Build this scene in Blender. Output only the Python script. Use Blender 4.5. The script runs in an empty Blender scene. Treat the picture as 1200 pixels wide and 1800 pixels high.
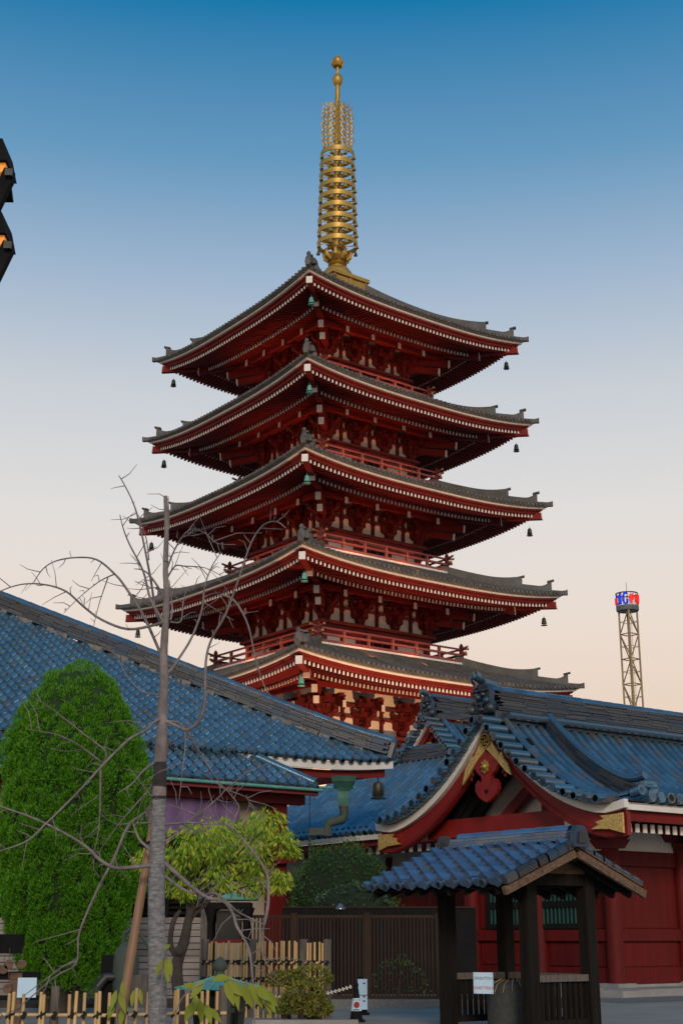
import bpy, math, random
import numpy as np
from mathutils import Vector, Matrix
random.seed(7)
R = math.radians
PI = math.pi
scene = bpy.context.scene
# ------------------------------------------------------------------ camera
FPX = 2415.0; TH = R(17.147); CAMZ = 1.0
cam_d = bpy.data.cameras.new('camera'); cam = bpy.data.objects.new('camera', cam_d)
scene.collection.objects.link(cam); scene.camera = cam
cam.location = (0, 0, CAMZ); cam.rotation_euler = (R(90) + TH, 0, 0)
cam_d.sensor_fit = 'VERTICAL'; cam_d.sensor_height = 36; cam_d.lens = 36 * FPX / 1800
cam_d.clip_start = .1; cam_d.clip_end = 6000
# ------------------------------------------------------------------ world, sun, exposure
SUN_EL, SUN_AZ = 24.0, 176.0            # degrees; azimuth clockwise from the view direction (+Y)
w = bpy.data.worlds.new('World'); scene.world = w; w.use_nodes = True
nt = w.node_tree; nt.nodes.clear()
n_out = nt.nodes.new('ShaderNodeOutputWorld'); n_bg = nt.nodes.new('ShaderNodeBackground')
sky = nt.nodes.new('ShaderNodeTexSky'); sky.sky_type = 'NISHITA'; sky.sun_disc = False
sky.sun_elevation = R(SUN_EL); sky.sun_rotation = R(SUN_AZ)
sky.air_density = 1.2; sky.dust_density = .6; sky.ozone_density = 2.0
SKY_STRENGTH = .15
n_bg.inputs['Strength'].default_value = SKY_STRENGTH
# the after-glow of dusk: the same warm-to-blue grade all round, by height above the horizon only
tc = nt.nodes.new('ShaderNodeTexCoord'); sep = nt.nodes.new('ShaderNodeSeparateXYZ')
ramp = nt.nodes.new('ShaderNodeValToRGB'); mixn = nt.nodes.new('ShaderNodeMix'); mixn.data_type = 'RGBA'
mixn.inputs[0].default_value = .95
nt.links.new(tc.outputs['Generated'], sep.inputs[0]); nt.links.new(sep.outputs[2], ramp.inputs[0])
SKY_GAIN = 1 / SKY_STRENGTH
cr = ramp.color_ramp
stops = [(0.0, (.78, .56, .41)), (.156, (.83, .645, .51)), (.215, (.845, .715, .615)), (.295, (.76, .725, .695)),
         (.373, (.60, .63, .665)), (.447, (.36, .475, .62)), (.52, (.135, .32, .52)), (.61, (.0, .18, .40)), (1.0, (.045, .23, .47))]
while len(cr.elements) < len(stops): cr.elements.new(.5)
for e, (p, c) in zip(cr.elements, stops):
    e.position = p; e.color = (c[0], c[1], c[2], 1)
vm = nt.nodes.new('ShaderNodeVectorMath'); vm.operation = 'SCALE'; vm.inputs[3].default_value = SKY_GAIN
nt.links.new(ramp.outputs[0], vm.inputs[0])
nt.links.new(sky.outputs[0], mixn.inputs[6]); nt.links.new(vm.outputs[0], mixn.inputs[7])
nt.links.new(mixn.outputs[2], n_bg.inputs['Color']); nt.links.new(n_bg.outputs[0], n_out.inputs[0])
sun_d = bpy.data.lights.new('sun', 'SUN'); sun = bpy.data.objects.new('sun', sun_d)
scene.collection.objects.link(sun)
sun_d.energy = 1.7; sun_d.angle = R(14); sun_d.color = (1, .84, .70)
_d = Vector((math.sin(R(SUN_AZ)) * math.cos(R(SUN_EL)), math.cos(R(SUN_AZ)) * math.cos(R(SUN_EL)), math.sin(R(SUN_EL))))
sun.rotation_euler = (-_d).to_track_quat('-Z', 'Y').to_euler()
vs = scene.view_settings
vs.view_transform = 'Standard'; vs.look = 'None'; vs.gamma = 1; vs.exposure = 0; vs.use_curve_mapping = False
scene.cycles.max_bounces = 6
# ------------------------------------------------------------------ helpers
col = scene.collection
def at(px, py, Y):
    """world point at depth Y on the ray through photograph pixel (px, py)"""
    cx, cy = (px - 600) / FPX, (900 - py) / FPX
    dy = math.cos(TH) - cy * math.sin(TH); dz = math.sin(TH) + cy * math.cos(TH)
    t = Y / dy
    return Vector((cx * t, Y, CAMZ + dz * t))
AX = R(37.3)                                   # the temple grid: every building shares it
RV = Vector((math.cos(AX), math.sin(AX), 0))   # to the right and away
GV = Vector((math.sin(AX), -math.cos(AX), 0))  # to the right and nearer
ZV = Vector((0, 0, 1))
def tag(o, label=None, cat=None, group=None, kind=None):
    if label: o['label'] = label
    if cat: o['category'] = cat
    if group: o['group'] = group
    if kind: o['kind'] = kind
    return o
def link(o, parent=None):
    col.objects.link(o)
    if parent: o.parent = parent
    return o
def empty(name, loc=(0, 0, 0), rz=0, parent=None):
    o = bpy.data.objects.new(name, None); o.location = loc; o.rotation_euler = (0, 0, rz)
    o.empty_display_size = .3
    return link(o, parent)
def thing(name, label, cat, loc=(0, 0, 0), rz=0, group=None):
    return tag(empty(name, loc, rz), label, cat, group)
def inst(name, me, parent=None, M=None, loc=None):
    o = bpy.data.objects.new(name, me); link(o, parent)
    if M is not None: o.matrix_local = M
    if loc is not None: o.location = loc
    return o
def frame(o, x, y, z, s=(1, 1, 1)):
    """matrix with the given axes (vectors) at origin o"""
    M = Matrix.Identity(4)
    for k, v in enumerate((x, y, z)):
        for j in range(3): M[j][k] = v[j] * s[k]
    for j in range(3): M[j][3] = o[j]
    return M
class MB:
    """collects shapes; build() links them as ONE mesh object"""
    def __init__(s): s.v = []; s.f = []; s.m = []; s.mi = 0
    def add(s, vs, fs, M=None):
        b = len(s.v)
        if M is None: s.v += [tuple(p) for p in vs]
        else: s.v += [tuple(M @ Vector(p)) for p in vs]
        s.f += [tuple(i + b for i in f) for f in fs]; s.m += [s.mi] * len(fs)
        return s
    def box(s, c, d, M=None, taper=1.0):
        x, y, z = d[0] / 2, d[1] / 2, d[2] / 2
        vs = [(c[0] + i * x * (taper if k < 0 else 1), c[1] + j * y * (taper if k < 0 else 1), c[2] + k * z) for k in (-1, 1) for j in (-1, 1) for i in (-1, 1)]
        return s.add(vs, [(0, 2, 3, 1), (4, 5, 7, 6), (0, 1, 5, 4), (2, 6, 7, 3), (0, 4, 6, 2), (1, 3, 7, 5)], M)
    def bar(s, a, b, w, h, up=(0, 0, 1), w2=None, h2=None):
        a, b = Vector(a), Vector(b); y = (b - a).normalized(); up = Vector(up)
        x = y.cross(up)
        if x.length < 1e-5: x = y.cross(Vector((1, 0, 0)))
        x.normalize(); z = x.cross(y)
        w2 = w if w2 is None else w2; h2 = h if h2 is None else h2
        vs = []
        for p, ww, hh in ((a, w, h), (b, w2, h2)):
            for j in (-1, 1):
                for i in (-1, 1): vs.append(p + x * (i * ww / 2) + z * (j * hh / 2))
        return s.add(vs, [(0, 1, 3, 2), (4, 6, 7, 5), (0, 4, 5, 1), (2, 3, 7, 6), (0, 2, 6, 4), (1, 5, 7, 3)])
    def tube(s, pts, rad, n=8, caps=True):
        pts = [Vector(p) for p in pts]; m = len(pts)
        if not hasattr(rad, '__len__'): rad = [rad] * m
        b = len(s.v); ref = None
        for k, p in enumerate(pts):
            t = (pts[min(k + 1, m - 1)] - pts[max(k - 1, 0)])
            if t.length < 1e-9: t = Vector((0, 0, 1))
            t.normalize()
            if ref is None:
                ref = t.cross(Vector((0, 0, 1)))
                if ref.length < 1e-3: ref = t.cross(Vector((1, 0, 0)))
            x = (ref - t * ref.dot(t)).normalized(); ref = x; y = t.cross(x)
            for j in range(n):
                a = 2 * PI * j / n
                s.v.append(tuple(p + (x * math.cos(a) + y * math.sin(a)) * rad[k]))
        nf = len(s.f)
        for k in range(m - 1):
            for j in range(n):
                j2 = (j + 1) % n
                s.f.append((b + k * n + j, b + k * n + j2, b + (k + 1) * n + j2, b + (k + 1) * n + j))
        if caps:
            s.f.append(tuple(b + j for j in reversed(range(n)))); s.f.append(tuple(b + (m - 1) * n + j for j in range(n)))
        s.m += [s.mi] * (len(s.f) - nf)
        return s
    def lathe(s, prof, n=16, M=None, a0=0, a1=2 * PI):
        vs, fs = [], []
        full = abs(a1 - a0 - 2 * PI) < 1e-6
        k = n if full else n + 1
        for (r, z) in prof:
            for j in range(k):
                a = a0 + (a1 - a0) * j / n
                vs.append((r * math.cos(a), r * math.sin(a), z))
        for i in range(len(prof) - 1):
            for j in range(n):
                j2 = (j + 1) % k
                fs.append((i * k + j, i * k + j2, (i + 1) * k + j2, (i + 1) * k + j))
        if full and tuple(prof[0]) != tuple(prof[-1]):
            if prof[0][0] > 1e-4: fs.append(tuple(reversed(range(k))))
            if prof[-1][0] > 1e-4: fs.append(tuple((len(prof) - 1) * k + j for j in range(k)))
        return s.add(vs, fs, M)
    def prism(s, poly, o, x, y, z, d):
        """polygon in the (x, y) axes at o, extruded by d along z"""
        o, x, y, z = Vector(o), Vector(x), Vector(y), Vector(z); n = len(poly)
        vs = [o + x * p[0] + y * p[1] for p in poly] + [o + x * p[0] + y * p[1] + z * d for p in poly]
        fs = [tuple(reversed(range(n))), tuple(range(n, 2 * n))] + [(i, (i + 1) % n, n + (i + 1) % n, n + i) for i in range(n)]
        return s.add(vs, fs)
    def grid(s, fn, nu, nv, flip=False):
        vs = [fn(i / nu, j / nv) for j in range(nv + 1) for i in range(nu + 1)]
        fs = []
        for j in range(nv):
            for i in range(nu):
                a = j * (nu + 1) + i
                q = (a, a + 1, a + nu + 2, a + nu + 1)
                fs.append(tuple(reversed(q)) if flip else q)
        return s.add(vs, fs)
    def sweep(s, sections, closed=True, caps=True):
        """list of equal-length point loops joined in order"""
        n = len(sections[0]); vs = [p for sec in sections for p in sec]; fs = []
        for k in range(len(sections) - 1):
            for j in range(n if closed else n - 1):
                j2 = (j + 1) % n
                fs.append((k * n + j, k * n + j2, (k + 1) * n + j2, (k + 1) * n + j))
        if caps and closed:
            fs.append(tuple(reversed(range(n)))); fs.append(tuple((len(sections) - 1) * n + j for j in range(n)))
        return s.add(vs, fs)
    def sphere(s, c, r, n=10, m=6, M=None):
        rx, ry, rz = r if hasattr(r, '__len__') else (r, r, r)
        vs = []; fs = []
        for i in range(m + 1):
            t = PI * i / m
            for j in range(n):
                a = 2 * PI * j / n
                vs.append((c[0] + rx * math.sin(t) * math.cos(a), c[1] + ry * math.sin(t) * math.sin(a), c[2] - rz * math.cos(t)))
        for i in range(m):
            for j in range(n):
                j2 = (j + 1) % n
                fs.append((i * n + j, i * n + j2, (i + 1) * n + j2, (i + 1) * n + j))
        return s.add(vs, fs, M)
    def mesh(s, name, mats, smooth=None):
        me = bpy.data.meshes.new(name); me.from_pydata(s.v, [], s.f)
        for m_ in (mats if isinstance(mats, (list, tuple)) else [mats]): me.materials.append(m_)
        if any(s.m): me.polygons.foreach_set('material_index', s.m)
        if smooth is not None:
            me.shade_smooth(); me.set_sharp_from_angle(angle=R(smooth))
        me.update(); return me
    def build(s, name, mats, parent=None, smooth=None):
        return link(bpy.data.objects.new(name, s.mesh(name, mats, smooth)), parent)
def quads_mesh(name, V, mats, parent=None, tri=False):
    """V: (n, 4 or 3, 3) array of loose faces -> one object"""
    k = V.shape[1]; n = V.shape[0]
    me = bpy.data.meshes.new(name)
    me.vertices.add(n * k); me.vertices.foreach_set('co', V.reshape(-1).astype(np.float32))
    me.loops.add(n * k); me.loops.foreach_set('vertex_index', np.arange(n * k, dtype=np.int32))
    me.polygons.add(n); me.polygons.foreach_set('loop_start', np.arange(0, n * k, k, dtype=np.int32))
    me.materials.append(mats); me.update(); me.validate()
    return link(bpy.data.objects.new(name, me), parent)
# ------------------------------------------------------------------ materials (procedural)
MATS = {}
def pmat(name, c1, c2=None, scale=3.0, rough=.6, metal=0.0, bump=0.0, bscale=None, rnd=0.0, spec=.5, stretch=None, coat=0.0, rvar=0.0, detail=6.0):
    m = bpy.data.materials.new(name); m.use_nodes = True; t = m.node_tree; N = t.nodes; L = t.links
    b = N['Principled BSDF']; c2 = c2 or tuple(x * .6 for x in c1)
    tcn = N.new('ShaderNodeTexCoord'); mp = N.new('ShaderNodeMapping')
    L.new(tcn.outputs['Object'], mp.inputs[0])
    if stretch: mp.inputs['Scale'].default_value = stretch
    no = N.new('ShaderNodeTexNoise'); no.inputs['Scale'].default_value = scale; no.inputs['Detail'].default_value = detail
    no.inputs['Roughness'].default_value = .65
    L.new(mp.outputs[0], no.inputs['Vector'])
    rp = N.new('ShaderNodeMapRange'); rp.inputs[1].default_value = .32; rp.inputs[2].default_value = .68
    L.new(no.outputs[0], rp.inputs[0])
    mx = N.new('ShaderNodeMix'); mx.data_type = 'RGBA'
    mx.inputs[6].default_value = (*c1, 1); mx.inputs[7].default_value = (*c2, 1); L.new(rp.outputs[0], mx.inputs[0])
    out = mx.outputs[2]
    if rnd:
        ge = N.new('ShaderNodeNewGeometry'); oi = N.new('ShaderNodeObjectInfo'); ad = N.new('ShaderNodeMath'); ad.operation = 'ADD'
        L.new(ge.outputs['Random Per Island'], ad.inputs[0]); L.new(oi.outputs['Random'], ad.inputs[1])
        fr = N.new('ShaderNodeMath'); fr.operation = 'FRACT'; L.new(ad.outputs[0], fr.inputs[0])
        mr = N.new('ShaderNodeMapRange'); mr.inputs[3].default_value = 1 - rnd; mr.inputs[4].default_value = 1 + rnd
        L.new(fr.outputs[0], mr.inputs[0])
        sc = N.new('ShaderNodeVectorMath'); sc.operation = 'SCALE'; L.new(out, sc.inputs[0]); L.new(mr.outputs[0], sc.inputs[3])
        out = sc.outputs[0]
    L.new(out, b.inputs['Base Color'])
    b.inputs['Roughness'].default_value = rough; b.inputs['Metallic'].default_value = metal
    b.inputs['Specular IOR Level'].default_value = spec
    if coat: b.inputs['Coat Weight'].default_value = coat; b.inputs['Coat Roughness'].default_value = .25
    if rvar:
        rr = N.new('ShaderNodeMapRange'); rr.inputs[3].default_value = rough - rvar; rr.inputs[4].default_value = rough + rvar
        L.new(no.outputs[0], rr.inputs[0]); L.new(rr.outputs[0], b.inputs['Roughness'])
    if bump:
        nb = N.new('ShaderNodeTexNoise'); nb.inputs['Scale'].default_value = bscale or scale * 4; nb.inputs['Detail'].default_value = 6
        L.new(mp.outputs[0], nb.inputs['Vector'])
        bp = N.new('ShaderNodeBump'); bp.inputs['Strength'].default_value = bump; bp.inputs['Distance'].default_value = .02
        L.new(nb.outputs[0], bp.inputs['Height']); L.new(bp.outputs[0], b.inputs['Normal'])
    MATS[name] = m; return m
def tilemat(name, cols, rough=.28, dirt=(.055, .058, .06), metal=0.0):
    """fired roof tile: every tile takes its own shade, plus streaks of weather"""
    m = bpy.data.materials.new(name); m.use_nodes = True; t = m.node_tree; N = t.nodes; L = t.links
    b = N['Principled BSDF']; b.inputs['Specular IOR Level'].default_value = .7; b.inputs['Metallic'].default_value = metal
    ge = N.new('ShaderNodeNewGeometry'); oi = N.new('ShaderNodeObjectInfo'); ad = N.new('ShaderNodeMath'); ad.operation = 'ADD'
    L.new(ge.outputs['Random Per Island'], ad.inputs[0]); L.new(oi.outputs['Random'], ad.inputs[1])
    fr = N.new('ShaderNodeMath'); fr.operation = 'FRACT'; L.new(ad.outputs[0], fr.inputs[0])
    cr = N.new('ShaderNodeValToRGB'); cr.color_ramp.interpolation = 'CONSTANT'
    while len(cr.color_ramp.elements) < len(cols): cr.color_ramp.elements.new(.5)
    for e, (p, c) in zip(cr.color_ramp.elements, cols): e.position = p; e.color = (*c, 1)
    L.new(fr.outputs[0], cr.inputs[0])
    no = N.new('ShaderNodeTexNoise'); no.inputs['Scale'].default_value = 9; no.inputs['Detail'].default_value = 5
    L.new(ge.outputs['Position'], no.inputs['Vector'])
    mr = N.new('ShaderNodeMapRange'); mr.inputs[1].default_value = .5; mr.inputs[2].default_value = .78; mr.inputs[4].default_value = .38
    L.new(no.outputs[0], mr.inputs[0])
    mx = N.new('ShaderNodeMix'); mx.data_type = 'RGBA'; mx.inputs[7].default_value = (*dirt, 1)
    L.new(mr.outputs[0], mx.inputs[0]); L.new(cr.outputs[0], mx.inputs[6]); L.new(mx.outputs[2], b.inputs['Base Color'])
    rr = N.new('ShaderNodeMapRange'); rr.inputs[3].default_value = rough - .1; rr.inputs[4].default_value = rough + .12
    L.new(no.outputs[0], rr.inputs[0]); L.new(rr.outputs[0], b.inputs['Roughness'])
    nb = N.new('ShaderNodeTexNoise'); nb.inputs['Scale'].default_value = 60; L.new(ge.outputs['Position'], nb.inputs['Vector'])
    bp = N.new('ShaderNodeBump'); bp.inputs['Strength'].default_value = .25; bp.inputs['Distance'].default_value = .01
    L.new(nb.outputs[0], bp.inputs['Height']); L.new(bp.outputs[0], b.inputs['Normal'])
    MATS[name] = m; return m
def leafmat(name, c1, c2, trans=.3, c3=None):
    m = bpy.data.materials.new(name); m.use_nodes = True; t = m.node_tree; N = t.nodes; L = t.links
    b = N['Principled BSDF']; out = N['Material Output']
    ge = N.new('ShaderNodeNewGeometry'); cr = N.new('ShaderNodeValToRGB')
    cr.color_ramp.elements[0].color = (*c1, 1); cr.color_ramp.elements[1].color = (*c2, 1)
    if c3: e = cr.color_ramp.elements.new(.93); e.color = (*c3, 1); cr.color_ramp.elements[1].position = .8
    L.new(ge.outputs['Random Per Island'], cr.inputs[0]); L.new(cr.outputs[0], b.inputs['Base Color'])
    b.inputs['Roughness'].default_value = .55; b.inputs['Specular IOR Level'].default_value = .3
    tr = N.new('ShaderNodeBsdfTranslucent'); L.new(cr.outputs[0], tr.inputs[0])
    ms = N.new('ShaderNodeMixShader'); ms.inputs[0].default_value = trans
    L.new(b.outputs[0], ms.inputs[1]); L.new(tr.outputs[0], ms.inputs[2]); L.new(ms.outputs[0], out.inputs[0])
    MATS[name] = m; return m
def glow(name, c, s):
    m = bpy.data.materials.new(name); m.use_nodes = True; b = m.node_tree.nodes['Principled BSDF']
    b.inputs['Base Color'].default_value = (*c, 1); b.inputs['Emission Color'].default_value = (*c, 1); b.inputs['Emission Strength'].default_value = s
    MATS[name] = m; return m
BRK = pmat('shaded_red_bracket', (.125, .010, .009), (.07, .007, .007), 1.6, .72, bump=.06, spec=.25)  # lacquer red darkened; the shade under the eaves is put into this colour
RED = pmat('red_lacquer', (.20, .013, .011), (.12, .010, .009), 1.6, .72, bump=.06, spec=.25)
REDD = pmat('red_paint_beam', (.19, .034, .034), (.125, .022, .022), .8, .75, rnd=.12, spec=.2)
REDW = pmat('shaded_red_wall', (.135, .006, .0055), (.078, .005, .005), 1.8, .65, stretch=(4, 4, .35), bump=.2, bscale=14, spec=.25, rnd=.10)  # wall red lowered so the hall's deep shade sits in the colour
REDB = pmat('red_bargeboard', (.25, .014, .012), (.17, .011, .010), 2.2, .45, bump=.1, spec=.4)
RAIL = pmat('faded_red_rail', (.30, .085, .085), (.21, .055, .055), 1.5, .7, rnd=.1, spec=.25)
WHITE = pmat('white_paint', (.78, .75, .70), (.66, .63, .58), 2.5, .6, bump=.05)
PLASTER = pmat('plaster', (.80, .76, .69), (.68, .63, .56), 1.6, .85, bump=.1)
PTILE = pmat('pagoda_tile', (.125, .120, .110), (.070, .068, .064), 2.0, .7, .0, rnd=.25, spec=.3)
TILE = tilemat('blue_tile', [(0, (0.116, 0.214, 0.292)), (.25, (0.137, 0.245, 0.329)), (.5, (0.100, 0.183, 0.253)), (.7, (0.162, 0.268, 0.341)), (.86, (0.137, 0.187, 0.231)), (.94, (0.170, 0.190, 0.198))], .22, metal=.55)
TILEB = tilemat('blue_cover_tile', [(0, (0.081, 0.169, 0.238)), (.3, (0.097, 0.196, 0.274)), (.55, (0.069, 0.139, 0.201)), (.75, (0.106, 0.154, 0.201)), (.90, (0.147, 0.150, 0.156))], .20, metal=.55)
TILEK = tilemat('indigo_pantile', [(0, (0.105, 0.182, 0.286)), (.25, (0.123, 0.217, 0.343)), (.5, (0.128, 0.173, 0.267)), (.75, (0.092, 0.151, 0.247)), (.9, (0.165, 0.177, 0.202))], .20, metal=.55)
RIDGE = tilemat('weathered_ridge_tile', [(0, (0.023, 0.039, 0.058)), (.2, (0.043, 0.051, 0.058)), (.4, (0.017, 0.041, 0.074)), (.6, (0.058, 0.061, 0.061)), (.75, (0.023, 0.025, 0.028)), (.9, (0.014, 0.031, 0.061))], .42, metal=.2)
MORTAR = pmat('lime_mortar', (.24, .22, .19), (.12, .11, .10), 4, .9, bump=.3)
GOLD = pmat('gilt_metal', (.52, .335, .075), (.33, .20, .042), 1.2, .48, .55, bump=.05, rvar=.1)
GOLDR = pmat('gilt_relief', (.95, .66, .24), (.50, .31, .08), 22, .42, .55, bump=.7, bscale=40)
BRONZE = pmat('dark_bronze', (.06, .062, .05), (.03, .035, .03), 6, .5, .6)
COPPER = pmat('green_copper', (.15, .43, .35), (.09, .28, .23), 4, .6, .2, bump=.1)
COPPERD = pmat('dark_copper', (.04, .085, .07), (.06, .05, .035), 5, .75, .1)
BLACK = pmat('black_paint', (.008, .008, .009), (.013, .013, .013), 4, .9, spec=.12)
DARKW = pmat('shaded_dark_wood', (.006, .005, .004), (.016, .012, .009), 3, .85, stretch=(6, 6, .5), bump=.3, rnd=.2, spec=.2)  # timber tone taken near black; its shade is put into the colour
WOOD = pmat('weathered_wood', (.20, .115, .062), (.055, .036, .025), 5, .75, stretch=(1, 6, 6), bump=.4, rnd=.15)
POSTW = pmat('grey_post_wood', (.16, .135, .115), (.07, .06, .05), 6, .85, stretch=(5, 5, .6), bump=.5)
PLANK = pmat('grey_plank', (.30, .265, .24), (.20, .17, .15), 3, .8, stretch=(.5, 4, 8), bump=.25, rnd=.18)
BAMBOO = pmat('dry_bamboo', (.66, .45, .20), (.50, .32, .13), 5, .5, stretch=(1, 1, .3), rnd=.2)
BAMBOOD = pmat('old_bamboo', (.30, .17, .09), (.20, .115, .065), 5, .55, stretch=(2, 2, .3), bump=.2)
CORDB = pmat('black_cord', (.012, .011, .010), None, 5, .9)
FENCEB = pmat('brown_fence_metal', (.050, .028, .019), (.034, .020, .014), 2, .85, rnd=.2, spec=.15)
BARK = pmat('pale_bark', (.27, .225, .215), (.10, .085, .08), 9, .85, bump=.6, bscale=30, stretch=(1, 1, .6))
BARKD = pmat('dark_bark', (.06, .045, .035), (.03, .024, .02), 8, .9, bump=.6)
WRAP = pmat('hemp_wrap', (.36, .35, .345), (.11, .115, .125), 16, .95, bump=.8, stretch=(1, 1, 3))
ASPH = pmat('asphalt', (.30, .262, .215), (.22, .19, .16), 1.2, .85, bump=.3, bscale=120)
STONE = pmat('stone_paving', (.32, .31, .29), (.22, .215, .205), 2.0, .8, bump=.25, rnd=.08)
GRAN = pmat('granite', (.20, .20, .19), (.10, .10, .10), 30, .8, bump=.3)
SOIL = pmat('garden_soil', (.06, .046, .035), (.03, .024, .018), 5, .95, bump=.6)
PURPLE = pmat('purple_cloth', (.17, .10, .23), (.13, .075, .18), 2, .8)
BEIGE = pmat('beige_panel', (.36, .30, .22), (.28, .23, .17), 3, .85)
GLASS = pmat('dark_glass', (.012, .018, .018), (.02, .028, .028), 2, .12)
TEAL = pmat('teal_bars', (.03, .12, .105), (.02, .07, .06), 3, .5)
STEEL = pmat('tower_steel', (.27, .18, .07), (.18, .12, .05), .3, .55, .1)
PAPER = pmat('poster_paper', (.55, .76, .90), (.50, .70, .84), 4, .6)
INK = pmat('black_ink', (.01, .01, .012), None, 4, .6)
REDINK = pmat('red_ink', (.55, .03, .03), (.5, .025, .025), 4, .6)
# ------------------------------------------------------------------ ground
mb = MB(); mb.add([(-1500, -100, 0), (1500, -100, 0), (1500, 3000, 0), (-1500, 3000, 0)], [(0, 1, 2, 3)])
tag(mb.build('ground', ASPH), kind='structure')
# ------------------------------------------------------------------ the five-storeyed pagoda
PX, PY, PZR = -.237, 72.1, 0
HE = [10.38 / 2 ** .5, 10.75 / 2 ** .5, 11.28 / 2 ** .5, 11.83 / 2 ** .5, 12.45 / 2 ** .5]   # eave half sides, top first
ZC = [32.72, 27.82, 23.0, 18.08, 13.13]                  # height of the eave corners
HB = [2.70, 2.90, 3.12, 3.40, 3.70]                      # body half sides
HBAL = [3.72, 3.98, 4.30, 4.76]                          # balcony half sides (the lowest storey has none)
SAG = .52
pagoda = thing('pagoda', 'tall red five-storeyed pagoda with grey tiled roofs and a golden spire', 'pagoda', (PX, PY, 0), AX)
def rk(k, x, o, z):
    """side k (0 front -y, 1 +x, 2 +y, 3 -x): x along the side, o outward"""
    return ((x, -o, z), (o, x, z), (-x, o, z), (-o, -x, z))[k]
def kmat(k):
    return Matrix.Rotation(k * PI / 2, 4, 'Z')
def up(u, o, se, b):
    return SAG * abs(u) ** 2.8 * max(0., min(1.15, (o - b) / (se - b)))
def ring(mb, prof, zb, se, b, nu=28, lift=True, closed=True):
    """profile [(out, dz)] swept round the four mitred sides"""
    for k in range(4):
        secs = []
        for i in range(nu + 1):
            u = -1 + 2 * i / nu
            secs.append([rk(k, u * o, o, zb + dz + (up(u, o, se, b) if lift else 0)) for o, dz in prof])
        mb.sweep(secs, closed, closed)
def bracket_mesh(scale, b, corner=False):
    """stepped bracket set, outward = -y, base at the origin"""
    m = MB()
    def arm(y, z, L, h=.2, w=.17):
        p = [(-L / 2, h), (-L / 2, h * .45), (-L / 2 + .06, h * .15), (-L / 2 + .16, 0), (L / 2 - .16, 0), (L / 2 - .06, h * .15), (L / 2, h * .45), (L / 2, h)]
        m.prism(p, (0, y + w / 2, z), (1, 0, 0), (0, 0, 1), (0, -1, 0), w)
        for x in (-L / 2 + .1, 0, L / 2 - .1): m.box((x, y, z + h + .065), (.24, .26, .13), taper=.72)
    def out(y0, y1, z, h=.2, w=.17):
        p = [(0, h), (0, 0), (abs(y1 - y0) - .16, 0), (abs(y1 - y0) - .05, h * .2), (abs(y1 - y0), h * .5), (abs(y1 - y0), h)]
        m.prism(p, (-w / 2, y0, z), (0, -1, 0), (0, 0, 1), (1, 0, 0), w)
        m.box((0, y1 + .06, z + h + .065), (.24, .26, .13), taper=.72)
    m.box((0, 0, .15), (.46, .46, .30), taper=.7)
    arm(-.02, .28, .92); out(.1, -.5, .28)
    arm(-.02, .62, 1.2); arm(-.48, .62, .92); out(.1, -.98, .62)
    arm(-.96, .96, .95); out(.1, -1.42, .96); arm(-.48, .96, 1.15)
    # tail rafter: slopes down and out through the set
    m.bar((0, .2, 1.42), (0, -1.55, .86), .16, .28)
    return m
BR_ME = bracket_mesh(1, 3).mesh('bracket', BRK)
TIPM = MB(); TIPM.box((0, 0, 0), (.19, .03, .33)); TIP_ME = TIPM.mesh('bracket_tip', WHITE)
def floor_z(i):
    return ZC[i + 1] + 1.52 if i < 4 else 9.1
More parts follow.
